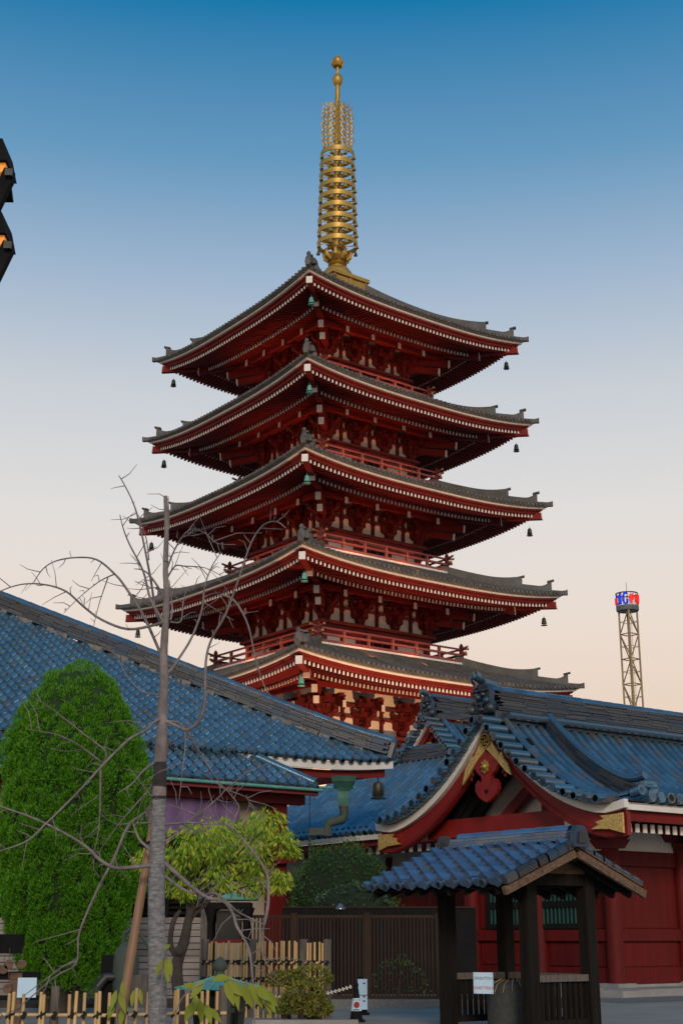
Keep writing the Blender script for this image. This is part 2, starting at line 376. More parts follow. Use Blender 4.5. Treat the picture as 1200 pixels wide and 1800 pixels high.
def pagoda_roof(i):
    se, zc, b = HE[i], ZC[i], HB[i]; zb = zc - SAG
    top = (HBAL[i - 1] - .35) if i else 1.15
    rise = (zc + 1.36 - zb) if i else 4.1
    def rz(u, v):
        return zb + .16 + rise * (.72 * v + .28 * v * v if i else .55 * v + .45 * v * v) + SAG * abs(u) ** 2.8 * (1 - v) ** 1.4
    so = se + .14
    mb = MB()
    for k in range(4):
        mb.grid(lambda a, v: rk(k, (2 * a - 1) * (so + (top - so) * v), so + (top - so) * v, rz(2 * a - 1, v)), 26, 7)
        mb.grid(lambda a, v: rk(k, (2 * a - 1) * (so - .02 * (1 - v)), so - .05 * (1 - v), rz(2 * a - 1, 0) - .12 * (1 - v)), 26, 1)
        mb.grid(lambda a, v: rk(k, (2 * a - 1) * (so - .05 - .4 * v), so - .05 - .4 * v, rz(2 * a - 1, 0) - .12), 26, 1, True)
    roof = mb.build('roof', PTILE, pagoda, 50)
    # rows of round tiles, one disc at each eave end
    mb = MB(); n = int(2 * se / .29)
    for k in range(4):
        for j in range(n + 1):
            x = -so + .12 + (2 * so - .24) * j / n
            oe = max(abs(x) + .03, top)
            if so - oe < .1: continue
            secs = []; m = 6; r = .095
            for q in range(m + 1):
                o = so + .06 + (oe - so - .06) * q / m
                v = max(0, min(1, (so - o) / (so - top))); u = max(-1, min(1, x / max(o, .1)))
                z = rz(u, v) + .02
                secs.append([rk(k, x + r * math.cos(a), o, z + r * math.sin(a)) for a in (PI * 1.25, PI, .75 * PI, .5 * PI, .25 * PI, 0, -.25 * PI)])
            mb.sweep(secs, True, True)
    tag(mb.build('round_tile_rows', PTILE, roof, 40), kind='stuff')
    # hip ridges: two steps with flying ends, a figure at the foot
    for k in range(4):
        hr = MB()
        def hip(o):
            v = max(0, min(1, (so - o) / (so - top))); return rz(1, v)
        def ridge(o0, o1, h, wd, flare):
            secs = []; m = 14
            for q in range(m + 1):
                f = q / m; o = o0 + (o1 - o0) * f; zz = hip(min(o, so)) + .02
                t = max(0, (f - .55) / .45); hh = h + flare * t * t
                for_ = []
                d = wd / 2 * .707
                p = lambda s_, zz_: rk(k, o + s_ * d, o - s_ * d, zz_)
                secs.append([p(-1, zz - .1), p(-1, zz + hh * .8), p(-.6, zz + hh), p(.6, zz + hh), p(1, zz + hh * .8), p(1, zz - .1)])
            hr.sweep(secs, True, True)
        ridge(top, so - 1.5, .42, .36, .28)
        ridge(so - 1.5, so - .42, .28, .32, .36)
        ridge(so - .42, so + .16, .12, .22, .06)
        # cap lips on the flying ends
        for oo, hh in ((so - 1.5, .70), (so - .42, .64)):
            z0 = hip(oo) + hh
            hr.bar(rk(k, oo - .16, oo - .16, z0 - .05), rk(k, oo + .09, oo + .09, z0 + .03), .3, .07)
        hr.build('hip_ridge', PTILE, roof, 30)
        if k != 3: continue
        fg = MB(); p = Vector(rk(k, so - .1, so - .1, rz(1, 0) + .14))
        Mf = Matrix.Translation(p) @ kmat(k) @ Matrix.Rotation(R(45), 4, 'Z')
        fg.lathe([(.17, 0), (.20, .12), (.17, .3), (.10, .42), (.07, .46)], 10, Mf)
        fg.sphere((0, 0, .55), (.11, .11, .13), 8, 6, Mf); fg.box((.02, -.14, .2), (.2, .12, .14), Mf)
        fg.lathe([(.15, 0), (.16, .2), (.06, .34)], 8, Mf @ Matrix.Translation((.25, .12, 0)))
        fg.build('corner_figure', PTILE, roof, 50)
    mb = MB(); ring(mb, [(se - .10, -.055), (se, -.045), (se, .055), (se - .3, .055), (se - .3, -.055)], zb, se, b)
    mb.build('white_eave_board', WHITE, roof)
    mb = MB(); ring(mb, [(se - .20, -.15), (se - .12, -.14), (se - .12, -.057), (se - .35, -.057), (se - .35, -.15)], zb, se, b)
    ring(mb, [(se - .36, -.275), (se - .26, -.275), (se - .22, -.152), (se - .42, -.152)], zb, se, b)
    mb.build('red_eave_board', RED, roof)
    # soffit, two tiers of rafters
    tip = se - .40; ob = se - 1.95; wall = b + .02
    fz = lambda o: -.47 + .15 * (tip - o)
    bz = lambda o: fz(ob) - .24 + .30 * (ob - o)
    mb = MB()
    ring(mb, [(tip + .06, fz(tip) + .19), (ob - .25, fz(ob - .25) + .19)], zb, se, b, closed=False)
    ring(mb, [(ob + .1, bz(ob) + .19), (wall, bz(wall) + .19)], zb, se, b, closed=False)
    ring(mb, [(ob + .1, bz(ob) + .19), (ob + .1, fz(ob) + .01)], zb, se, b, closed=False)
    soff = mb.build('soffit', REDD, pagoda)
    raf, tips = MB(), MB(); n = int(2 * se / .25)
    for k in range(4):
        for j in range(n + 1):
            x = -se + .42 + (2 * se - .84) * j / n
            for (o0, zf_, lim, wd, hh) in ((tip, fz, ob - .2, .12, .18), (ob, bz, b + .35, .125, .19)):
                if abs(x) > o0 - .06: continue
                o1 = max(lim, abs(x) + .05)
                if o0 - o1 < .08: continue
                u = x / se
                z0 = zb + zf_(o0) + up(x / o0, o0, se, b); z1 = zb + zf_(o1) + up(min(1, abs(x) / o1), o1, se, b)
                raf.bar(rk(k, x, o0, z0 + hh / 2), rk(k, x, o1, z1 + hh / 2), wd, hh)
                tips.bar(rk(k, x, o0 + .022, z0 + hh / 2), rk(k, x, o0 - .02, z0 + hh / 2), wd - .026, hh - .01)
    tag(raf.build('rafters', RED, soff), kind='stuff'); tag(tips.build('rafter_ends', WHITE, soff), kind='stuff')
    # eave purlins round the bracket heads
    mb = MB(); op = b + 1.5
    for o_, h_ in ((op, .24), (b + .98, .2)):
        zz = bz(o_) - .02
        ring(mb, [(o_ - .1, zz - h_), (o_ + .1, zz - h_), (o_ + .1, zz), (o_ - .1, zz)], zb, se, b, 1, False)
    mb.build('purlin', RED, soff)
    # corner beams with white faces
    for k in range(4):
        c = lambda o, dz: rk(k, o, o, zb + dz + up(1, o, se, b))
        m1 = MB(); m1.bar(c(se - .14, fz(tip) + .02), c(ob - .3, fz(ob) - .02), .30, .36, w2=.26, h2=.3)
        m1.bar(c(ob + .28, bz(ob) - .02), c(b, bz(b) + .02), .30, .40)
        m1.bar(c(b + 1.75, bz(op) - .62), c(b - .1, bz(op) - .10), .26, .36)
        m1.bar(c(b + 1.35, bz(op) - 1.02), c(b - .1, bz(op) - .55), .26, .34)
        cb = m1.build('corner_beam', RED, soff)
        m2 = MB()
        m2.bar(c(se - .12, fz(tip) + .02), c(se - .15, fz(tip) + .02), .31, .37)
        m2.bar(c(ob + .30, bz(ob) - .02), c(ob + .26, bz(ob) - .02), .31, .41)
        m2.bar(c(b + 1.80, bz(op) - .635), c(b + 1.74, bz(op) - .62), .275, .375)
        m2.bar(c(b + 1.40, bz(op) - 1.035), c(b + 1.34, bz(op) - 1.02), .275, .355)
        tag(m2.build('beam_faces', WHITE, soff), kind='stuff')
    # body
    zf = floor_z(i); zt = zb + bz(b) + .1
    mb = MB(); mb.box((0, 0, (zf - .6 + zt) / 2), (2 * b - .16, 2 * b - .16, zt - zf + .6)); wall_o = mb.build('storey_wall', PLASTER, pagoda)
    zone = zf + 1.30; KB = 1.28
    cm = MB(); cm.tube([(0, 0, zf - .1), (0, 0, zone - .1)], .19, 12); cme = cm.mesh('column', REDD, 40)
    for k in range(4):
        for x in (-b, -b / 3 * 1.02, b / 3 * 1.02): inst('column', cme, wall_o, loc=rk(k, x, b - .05, 0))
    for z_, h_, o_ in ((zf + .16, .2, .12), (zf + .92, .15, .10), (zone - .10, .2, .16), (zone + .08, .16, .34), (zone + .98, .14, .04), (zone + 1.52, .16, .06)):
        mb = MB(); ring(mb, [(b - .2, -h_ / 2), (b + o_, -h_ / 2), (b + o_, h_ / 2), (b - .2, h_ / 2)], z_, se, b, 1, False)
        mb.build('wall_beam', REDD, wall_o)
    for k in range(4):
        # door leaf lattice in the middle bay
        d = MB(); w_ = b / 3 * .8
        d.box(rk(0, 0, b - .02, zf + .56), (2 * w_, .08, .64)); dm = d.build('door', BLACK, wall_o); dm.matrix_local = kmat(k)
        d = MB()
        for x in (-w_, -w_ * .33, w_ * .33, w_): d.box((x, -b - .03, zf + .56), (.1, .06, .68))
        d.box((0, -b - .03, zf + .85), (2 * w_, .06, .09)); d.box((0, -b - .03, zf + .28), (2 * w_, .06, .09))
        q = d.build('door_frame', REDD, wall_o); q.matrix_local = kmat(k)
        for x in (-b / 1.5, 0, b / 1.5):
            st = MB(); st.box((x, -b, zone + .9), (.17, .1, 1.6)); st.box((x, -b - .05, zone + .84), (.26, .2, .15), taper=.7); st.box((x, -b - .05, zone + 1.38), (.26, .2, .15), taper=.7)
            q = st.build('bracket_strut', BRK, wall_o); q.matrix_local = kmat(k)
        for x in (-b / 3 * 1.02, b / 3 * 1.02):
            inst('bracket', BR_ME, wall_o, kmat(k) @ Matrix.Translation((x, -b, zone + .14)) @ Matrix.Diagonal((1.1, 1.05, KB, 1)))
            inst('bracket_tip', TIP_ME, wall_o, kmat(k) @ Matrix.Translation((x, -b - 1.715, zone + .14 + .85 * KB)))
        inst('bracket', BR_ME, wall_o, kmat(k) @ Matrix.Translation((-b, -b, zone + .14)) @ Matrix.Rotation(R(-45), 4, 'Z') @ Matrix.Diagonal((1.1, 1.18, KB, 1)))
        for s_ in (-1, 1):
            inst('bracket', BR_ME, wall_o, kmat(k) @ Matrix.Translation((s_ * (b - .05), -b, zone + .14)) @ Matrix.Diagonal((1.1, 1.05, KB, 1)))
            inst('bracket_tip', TIP_ME, wall_o, kmat(k) @ Matrix.Translation((s_ * (b - .05), -b - 1.715, zone + .14 + .85 * KB)))
    return roof
def balcony(i):
    bb, zf = HBAL[i], floor_z(i); b = HB[i]
    mb = MB(); ring(mb, [(b - .3, -.10), (bb, -.10), (bb, -.01), (b - .3, -.01)], zf, 9, b, 1, False); fl = mb.build('balcony_floor', REDD, pagoda)
    mb = MB()
    n = int(2 * bb / .22)
    for k in range(4):
        for j in range(n):
            x0 = -bb - .04 + (2 * bb + .08) * j / n; x1 = -bb - .04 + (2 * bb + .08) * (j + 1) / n
            mb.box(((x0 + x1) / 2, -bb - .02, zf - .045), (x1 - x0 - .012, .06, .10), kmat(k))
    tag(mb.build('edge_tiles', WHITE, fl), kind='stuff')
    mb = MB(); ring(mb, [(b - .3, -.62), (bb - .10, -.50), (bb - .06, -.102), (b - .3, -.102)], zf, 9, b, 1, False); mb.build('balcony_skirt', RAIL, fl)
    br = bb - .1
    pm = MB(); pm.box((0, 0, .42), (.17, .17, .84)); pm.lathe([(.10, .84), (.12, .9), (.07, 1.0), (.02, 1.06)], 8); pme = pm.mesh('corner_post', REDD)
    for k in range(4): inst('corner_post', pme, fl, loc=rk(k, -br, br, zf))
    sm = MB(); sm.box((0, 0, .36), (.13, .13, .72)); sme = sm.mesh('rail_post', RAIL)
    gm = MB()
    for k in range(4):
        np_ = 6
        for j in range(1, np_):
            x = -br + 2 * br * j / np_
            inst('rail_post', sme, fl, loc=rk(k, x, br, zf))
            for z_ in (.10, .44): gm.box((x, -br - .08, zf + z_), (.09, .03, .07), kmat(k))
        for z_, t_, e in ((.10, .13, .12), (.44, .11, .34), (.74, .085, .48)):
            r_ = MB(); pts = []
            L = br + e
            if z_ > .3:
                r_.bar(rk(k, -br, br, zf + z_), rk(k, br, br, zf + z_), t_, t_)
                for s_ in (-1, 1): r_.bar(rk(k, s_ * br, br, zf + z_), rk(k, s_ * L, br, zf + z_ + .09), t_, t_)
                for s_ in (-1, 1): gm.bar(rk(k, s_ * L, br, zf + z_ + .09), rk(k, s_ * (L + .02), br, zf + z_ + .09), t_ + .02, t_ + .02)
            else: r_.bar(rk(k, -L, br, zf + z_), rk(k, L, br, zf + z_), t_, t_)
            r_.build('rail', RAIL, fl)
    tag(gm.build('gilt_fittings', GOLD, fl), kind='stuff')
for i in range(5): pagoda_roof(i)
mb = MB(); mb.box((0, 0, 7.0), (11.5, 11.5, 4.0)); mb.box((0, 0, 2.5), (19, 19, 5.0)); mb.build('plinth', PLASTER, pagoda)
for i in range(4): balcony(i)
# ------------- spire
def zat(v):
    return CAMZ + PY * math.tan(math.atan((900 - v) / FPX) + TH)
PXM = .0336                                               # metres a pixel at the spire
sp = MB(); zb_ = 36.15
sp.box((0, 0, zb_ + .35), (2.42, 2.42, .9)); sp.box((0, 0, zb_ + .92), (2.66, 2.66, .22))
for k in range(4):
    for x in (-1.1, 0, 1.1): sp.box((x, -1.23, zb_ + .42), (.13, .06, .78), kmat(k))
sp.build('spire_base', GOLD, pagoda)
z0 = zb_ + 1.03
mb = MB(); mb.lathe([(.86, z0), (.90, z0 + .2), (.85, z0 + .5), (.66, z0 + .78), (.42, z0 + .9), (.40, z0 + 1.0)], 24); mb.build('inverted_bowl', GOLD, pagoda, 40)
z1 = z0 + .98
mb = MB(); mb.lathe([(.40, z1), (.55, z1 + .1), (.42, z1 + .2), (.36, z1 + .3), (.44, z1 + .42), (.60, z1 + .55), (.62, z1 + .62), (.3, z1 + .66)], 20)
for a in range(8):
    an = a * PI / 4; ca, sa = math.cos(an), math.sin(an)
    mb.tube([(.5 * ca, .5 * sa, z1 + .4), (.72 * ca, .72 * sa, z1 + .55), (.80 * ca, .80 * sa, z1 + .8), (.72 * ca, .72 * sa, z1 + 1.0)], [.15, .15, .10, .02], 6)
mb.build('lotus_cup', GOLD, pagoda, 40)
mb = MB(); mb.tube([(0, 0, z1 + .3), (0, 0, zat(425)), (0, 0, zat(270)), (0, 0, zat(160)), (0, 0, zat(112))], [.30, .28, .20, .155, .085], 14); mb.build('spire_shaft', GOLD, pagoda, 40)
for j in range(9):
    zc_ = zat(431 - 19.6 * j); rr = (35.3 - .62 * j) * PXM
    mb = MB(); h = .145
    mb.lathe([(rr - .05, -h), (rr, -h), (rr, h), (rr - .05, h), (rr - .05, -h)], 32); rg = mb.build('spire_ring', GOLD, pagoda, 40); rg.location = (0, 0, zc_)
    m2 = MB(); m2.lathe([(.36 - .015 * j, -.3), (.44 - .015 * j, -.06), (.40 - .015 * j, .1), (.26, .16)], 16)
    for a in range(8):
        an = a * PI / 4 + .2; ca, sa = math.cos(an), math.sin(an)
        m2.tube([(.34 * ca, .34 * sa, -.05), (rr * .62 * math.cos(an + .18), rr * .62 * math.sin(an + .18), .02), ((rr - .03) * ca, (rr - .03) * sa, 0)], [.045, .03, .04], 5)
        m2.prism([(.25, -.10), (rr * .6, -.03), (.25, .05)], (0, 0, 0), (ca, sa, 0), ZV, (-sa * .03, ca * .03, 0), 1)
    m2.build('ring_spokes', GOLD, rg, 40)
    m3 = MB()
    for a in range(8):
        an = a * PI / 4 + .2 + PI / 8
        m3.lathe([(.13, -.42), (.10, -.30), (.06, -.2), (.02, -.14)], 6, Matrix.Translation((rr * math.cos(an), rr * math.sin(an), 0)))
        m3.bar((rr * math.cos(an), rr * math.sin(an), -.16), (rr * math.cos(an), rr * math.sin(an), 0), .02, .02)
    tag(m3.build('ring_bells', GOLD, rg, 40), kind='stuff')
# openwork flames, four vanes
fz0, fz1 = zat(262), zat(176)
for k in range(4):
    fm = MB(); H = fz1 - fz0; ns = 7
    def xs(j, f):
        base = .14 + (.70 - .14 * abs(f - .35)) * j / (ns - 1)
        return base + .058 * (-1) ** j * math.sin(2 * PI * f * 6.5 + j * .35)
    for j in range(ns):
        pts = []
        fend = .95 - .13 * ((j / (ns - 1)) ** 2) + .03 * (j % 2)
        for q in range(34):
            f = fend * q / 33; pts.append((xs(j, f), .012 * (-1) ** j, fz0 + H * f))
        fm.tube(pts, [.052] * 30 + [.045, .036, .024, .008], 5)
    for q in range(9):                                     # flame tips along the outer edge and the top
        f = .05 + q * .095; x = xs(ns - 1, f)
        fm.tube([(x, 0, fz0 + H * f), (x + .10, 0, fz0 + H * (f + .01)), (x + .13, 0, fz0 + H * (f + .06)), (x + .08, 0, fz0 + H * (f + .11))], [.035, .035, .028, .008], 5)
    for j in range(ns - 1):
        x = xs(j, .9)
        fm.tube([(x, 0, fz0 + H * .86), (x + .08, 0, fz0 + H * .93), (x + .03, 0, fz0 + H * (1.02 - .02 * j))], [.03, .028, .006], 5)
    o = fm.build('flame_vane', GOLD, pagoda, 50); o.rotation_euler = (0, 0, k * PI / 2 + R(53) - AX + R(-53) + R(8))
mb = MB(); zz = zat(141); r_ = .33
mb.lathe([(.05, zz - .42), (.16, zz - .40), (.27, zz - .25), (r_, zz), (.28, zz + .24), (.15, zz + .38), (.06, zz + .41)], 18); mb.build('spire_jewel', GOLD, pagoda, 40)
mb = MB(); zz = zat(109); mb.lathe([(.05, zz - .36), (.2, zz - .34), (.30, zz - .12), (.33, zz + .05), (.25, zz + .27), (.10, zz + .39), (.03, zz + .44), (.012, zz + .62)], 18)
for a in range(8):
    an = a * PI / 4; ca, sa = math.cos(an), math.sin(an)
    mb.tube([(.2 * ca, .2 * sa, zz - .3), (.34 * ca, .34 * sa, zz - .14), (.40 * ca, .40 * sa, zz + .02)], [.10, .08, .02], 5)
mb.build('spire_jewel', GOLD, pagoda, 40)
# wind bells hung from the corner beams
bm = MB(); bm.tube([(0, 0, 0), (0, 0, -.18)], .018, 5)
bm.lathe([(.02, -.14), (.12, -.20), (.17, -.3), (.20, -.55), (.24, -.68), (.20, -.68), (.16, -.5)], 12)
bm.bar((0, 0, -.6), (0, 0, -.82), .03, .03); bm.lathe([(.26, -.85), (.28, -.80), (.06, -.76)], 8)
bell_me = bm.mesh('wind_bell', BRONZE, 40)
bg = MB(); bg.v, bg.f, bg.m = bm.v, bm.f, bm.m; bellg_me = bg.mesh('wind_bell', COPPER, 40)
tiers = ['top roof', 'second roof from the top', 'middle roof', 'fourth roof from the top', 'lowest roof']
for i in range(5):
    for k, side in ((0, 'front corner'), (1, 'right corner'), (3, 'left corner')):
        if i == 4 and k != 0: continue
        se = HE[i]; o = se - .62
        p = kmat(0) @ Vector(rk(k, -o, o, ZC[i] - 1.0)) if k == 0 else (Vector((o, -o, ZC[i] - 1.0)) if k == 1 else Vector((-o, o, ZC[i] - 1.0)))
        wp = pagoda.location + Matrix.Rotation(AX, 3, 'Z') @ p
        bo = inst('wind_bell', bellg_me if k == 0 else bell_me, None, loc=wp); bo.scale = (.62, .62, .62)  # side bells get dark metal: their silhouette is put into the colour
        tag(bo, ('green' if k == 0 else 'silhouette-dark') + ' wind bell under the ' + side + " of the pagoda's " + tiers[i], 'wind bell', "wind bells at the pagoda's eave corners")
sm = MB(); p = at(600, 1139, 68.2)
sm.lathe([(.2, 0), (.16, .05), (.05, .08), (.04, .3)], 10); sm.sphere((0, 0, .42), .16, 10, 6)
o = sm.build('balcony_ornament', BLACK, None, 40); o.location = p; o.parent = None
tag(o, "small black ball on a stand behind the lowest balcony's railing", 'ornament')
# warm floodlights: two on the ground below the pagoda and small ones standing on each roof, lighting the eaves above
for (lx, ly, tx, ty, tz, en, ss) in ((5.2, 56.5, 1.5, 65, 14, 9500, 70), (-8.5, 58, -3.5, 66, 13, 1500, 70)):
    ld = bpy.data.lights.new('floodlight', 'SPOT'); ld.energy = en; ld.color = (1, .50, .22); ld.spot_size = R(ss); ld.spot_blend = .8; ld.shadow_soft_size = .3
    lo = bpy.data.objects.new('floodlight', ld); link(lo); lo.location = (lx, ly, 1.2)
    lo.rotation_euler = (Vector((tx, ty, tz)) - lo.location).to_track_quat('-Z', 'Y').to_euler()
fb = MB(); fb.box((0, 0, -.12), (.22, .22, .2)); fbe = fb.mesh('floodlight_box', BLACK)
for i in range(4):
    o_ = HE[i] - 2.3; z_ = ZC[i + 1] + .72
    for (x, y, en) in ((-o_, -o_, 2700), (-o_, 1.0, 210), (1.0, -o_, 210), (-o_ - .3, -2.6, 170), (-2.6, -o_ - .3, 170)):
        inst('floodlight_box', fbe, pagoda, loc=(x, y, z_))
        ld = bpy.data.lights.new('eave_light', 'SPOT'); ld.energy = en; ld.color = (1, .30, .10); ld.spot_size = R(125); ld.spot_blend = .8; ld.shadow_soft_size = .12
        lo = bpy.data.objects.new('eave_light', ld); link(lo, pagoda); lo.location = (x, y, z_ + .05)
        lo.rotation_euler = Vector((-x * .10, -y * .10, 1)).to_track_quat('-Z', 'Y').to_euler()
# ------------------------------------------------------------------ roofing kit
def proj(P):
    d = P[1] * math.cos(TH) + (P[2] - CAMZ) * math.sin(TH)
    if d < .1: return (-1e5, -1e5)
    return (600 + FPX * P[0] / d, 900 - FPX * ((P[2] - CAMZ) * math.cos(TH) - P[1] * math.sin(TH)) / d)
def seen(P, m=40):
    x, y = proj(P); return -m < x < 1200 + m and -m < y < 1800 + m
def pantile(p, l, lap=.05, g=1.0):
    """one wavy pantile: x across, y up the slope, z out"""
    xs = [0, .12, .28, .45, .6, .72, .82, .92, 1.0]
    def zz(x):
        return (-.036 * math.sin(PI * x / .66) if x < .66 else .046 * math.sin(PI * (x - .66) / .34)) * p / .27 * g
    m = MB(); t = .045 * g
    vs = []; n = len(xs)
    for y, dz in ((0, .056 * g), (l + lap, .006)):
        for x in xs: vs.append((x * p, y, zz(x) + dz))
    for x in xs: vs.append((x * p, .004, zz(x) + .056 * g - t - .012))
    fs = [(i, i + 1, n + i + 1, n + i) for i in range(n - 1)] + [(2 * n + i, 2 * n + i + 1, i + 1, i) for i in range(n - 1)]
    m.add(vs, fs); return m
def rolltile(L, r0=.078, r1=.070, n=6):
    """one round cover tile: y down the slope, z out; the lower end is the wide one"""
    m = MB(); vs = []; fs = []
    for y, r in ((0, r1), (L, r0)):
        for j in range(n + 1):
            a = PI * j / n; vs.append((r * math.cos(a), y, r * math.sin(a) * 1.05))
    fs = [(j, j + 1, n + 1 + j + 1, n + 1 + j) for j in range(n)]
    fs.append(tuple(n + 1 + j for j in range(n + 1)))
    m.add(vs, fs); return m
def walk(poly, L):
    """points every L along a polyline"""
    out = []; acc = 0.; nxt = 0.
    for a, b in zip(poly[:-1], poly[1:]):
        d = (b - a).length
        while nxt <= acc + d + 1e-6:
            out.append(a + (b - a) * ((nxt - acc) / d if d else 0)); nxt += L
        acc += d
    return out
def split_build(items, mb_src, name, mat, parent, budget=300, stuff_name=None, smooth=50):
    """items: matrices (parent space = world). The largest in view become objects, the rest one mesh"""
    me = mb_src.mesh(name, mat, smooth)
    items = sorted(items, key=lambda M: (not seen(M.translation, 10), M.translation.y))
    for M in items[:budget]: inst(name, me, parent, M)
    if len(items) > budget:
        m = MB()
        for M in items[budget:]: m.add(mb_src.v, mb_src.f, M)
        tag(m.build(stuff_name or name + '_rows', mat, parent, smooth), kind='stuff')
def rolls(parent, polys, lat, budget, name='cover_tile', mat=None, L=.30, r=.075, disc=True):
    """rows of round tiles running down each polyline (first point highest)"""
    items = []; discs = []
    for poly in polys:
        pts = walk(poly, L)
        for a, b in zip(pts[:-1], pts[1:]):
            y = (b - a).normalized(); x = Vector(lat); x = (x - y * x.dot(y)).normalized(); z = x.cross(y)
            if z.z < 0: x = -x; z = -z
            items.append(frame(a, x, y, z))
        e, y = poly[-1], (poly[-1] - poly[-2]).normalized()
        x = Vector(lat); z = x.cross(y)
        if z.z < 0: x = -x; z = -z
        discs.append(frame(e - y * .10, x, y, z))
    split_build(items, rolltile(L + .015, r * 1.03, r * .94), name, mat or TILEB, parent, budget)
    if disc:
        m = MB(); m.tube([(0, -.08, .01), (0, .13, .01), (0, .13, .01), (0, .105, .01)], [r * 1.12, r * 1.15, r * .82, r * .80], 12, True)
        me = m.mesh('eave_disc', mat or TILEB, 40)
        for D in discs: inst('eave_disc', me, parent, D)
def ridge_stack(parent, path, h, w0, w1, layers, slab=.32, cap=.095, capL=.30, side=None):
    """weathered ridge of stepped thin tiles with a row of round caps; path lies on the roof"""
    m = MB(); T = (path[-1] - path[0]).normalized(); lat = T.cross(ZV).normalized(); upv = lat.cross(T)
    if upv.z < 0: upv = -upv
    rnd = random.Random(3)
    for k in range(layers):
        z = h * (k + .5) / layers; wd = w0 + (w1 - w0) * k / max(1, layers - 1)
        pts = walk(path, slab); off = rnd.random() * .5
        for a, b in zip(pts[:-1], pts[1:]):
            d = (b - a); a2 = a + d * off; b2 = b + d * off
            j = rnd.uniform(-.008, .008)
            m.bar(a2 + upv * (z + j) + d * .012, b2 + upv * (z + j) - d * .012, wd + rnd.uniform(-.01, .01), h / layers * .84, up=upv)
    tag(m.build('ridge_courses', RIDGE, parent), kind='stuff')
    items = []
    pts = walk(path, capL)
    for a, b in zip(pts[:-1], pts[1:]):
        y = (b - a).normalized(); x = y.cross(upv).normalized(); z = x.cross(y)
        items.append(frame(a + upv * h, x, y, z))
    split_build(items, rolltile(capL + .01, cap, cap * .93), 'ridge_cap', TILEB, parent, 60)
def ogre_mask(parent, o, lat, out, upv, s, mat):
    """ridge-end ogre tile: shield, brows, cheeks, nose, fangs, and the round bolt tile above"""
    m = MB(); o = Vector(o)
    P = [(-.30, -.05), (-.36, .12), (-.27, .22), (-.30, .40), (-.20, .56), (-.10, .60), (0, .64), (.10, .60), (.20, .56), (.30, .40), (.27, .22), (.36, .12), (.30, -.05)]
    m.prism([(x * s, y * s) for x, y in P], o, lat, upv, out, .16 * s)
    F = frame(o + out * (.16 * s), lat, upv, out, (s, s, s))
    for sx in (-1, 1):
        m.sphere((sx * .11, .36, .02), (.055, .055, .06), 8, 5, F); m.sphere((sx * .12, .44, .02), (.12, .045, .08), 8, 5, F)
        m.sphere((sx * .17, .22, 0), (.10, .10, .07), 8, 5, F); m.sphere((sx * .30, .04, 0), (.10, .11, .08), 8, 5, F)
        m.tube([F @ Vector((sx * .12, .52, 0)), F @ Vector((sx * .20, .66, .05)), F @ Vector((sx * .17, .78, .12))], [.05 * s, .035 * s, .006 * s], 6)
        m.tube([F @ Vector((sx * .07, .13, .05)), F @ Vector((sx * .08, .04, .08))], [.02 * s, .004 * s], 5)
    m.sphere((0, .29, .05), (.06, .08, .09), 8, 5, F); m.sphere((0, .14, .02), (.16, .05, .07), 8, 5, F); m.sphere((0, .02, .02), (.12, .06, .06), 8, 5, F)
    m.build('ridge_end_mask', mat, parent, 60)
    b = MB(); b.tube([F @ Vector((0, .60, -.5)), F @ Vector((0, .66, -.1)), F @ Vector((0, .80, .18)), F @ Vector((0, .80, .18))], [.085 * s, .09 * s, .105 * s, .07 * s], 12)
    b.build('bolt_tile', TILEB, parent, 40)
# ------------------------------------------------------------------ left hall (hipped pantile roof)
EV = RV; NVv = Vector((-math.sin(AX), math.cos(AX), 0))
C0 = at(697, 1338, 32.5); SL = .57
hall = thing('left_hall', 'long hall with a blue pantile hipped roof and purple curtain behind the cypress', 'building', (0, 0, 0))
hall.name = 'tile_roofed_hall'
ze = C0.z - .10
SV = (NVv + ZV * SL).normalized(); NN = EV.cross(SV).normalized()
def rp(d, run):
    """roof point: d metres left of the corner along the eave, run metres inwards"""
    lift = .16 * max(0, 1 - d / 2.5) ** 2 * max(0, 1 - run / 2.)
    p = C0 - EV * d + NVv * run; return Vector((p.x, p.y, ze + SL * run + lift))
mb = MB(); mb.grid(lambda a, b: rp(b * 11 + a * (16 - b * 11), b * 11) - NN * .03, 16, 16, True); mb.build('roof_bed', DARKW, hall)
p_, l_ = .262, .255; tl = pantile(p_, l_)
items = []
cs = SV.dot(NVv)
for c in range(60):
    run = c * l_ * cs
    for j in range(64):
        d = (j + 1) * p_
        if d - p_ * .5 < run + .12: continue
        P = rp(d, run)
        if seen(P, 60): items.append(frame(P, EV, SV, NN))
split_build(items, tl, 'roof_tile', TILE, hall, 300, 'upper_roof_tiles')
m = MB(); m.tube([(0, .1, -.01), (0, -.05, -.01), (0, -.05, -.01), (0, -.03, -.01)], [.062, .066, .048, .046], 10); me = m.mesh('eave_disc', TILEB, 40)
for j in range(1, 50):
    d = (j + .17) * p_
    P = rp(d, 0)
    if seen(P, 20): inst('eave_disc', me, hall, frame(P, EV, SV, NN))
hp = [rp(k + .12, k + .12) + ZV * .02 for k in [x * .5 for x in range(0, 20)]]
ridge_stack(hall, hp, .36, .42, .24, 6, .42, .10, .34)
m = MB(); hd = (hp[0] - hp[1]).normalized(); lt = hd.cross(ZV).normalized(); uv = lt.cross(hd)
if uv.z < 0: uv = -uv
m.prism([(-.25, -.06), (.25, -.06), (.21, .30), (.15, .42), (-.15, .42), (-.21, .30)], hp[0] - hd * .02, lt, uv, hd, .10); m.build('ridge_end_tile', RIDGE, hall)
m = MB(); rnd = random.Random(5)                           # lime mortar squeezed out under the ridge
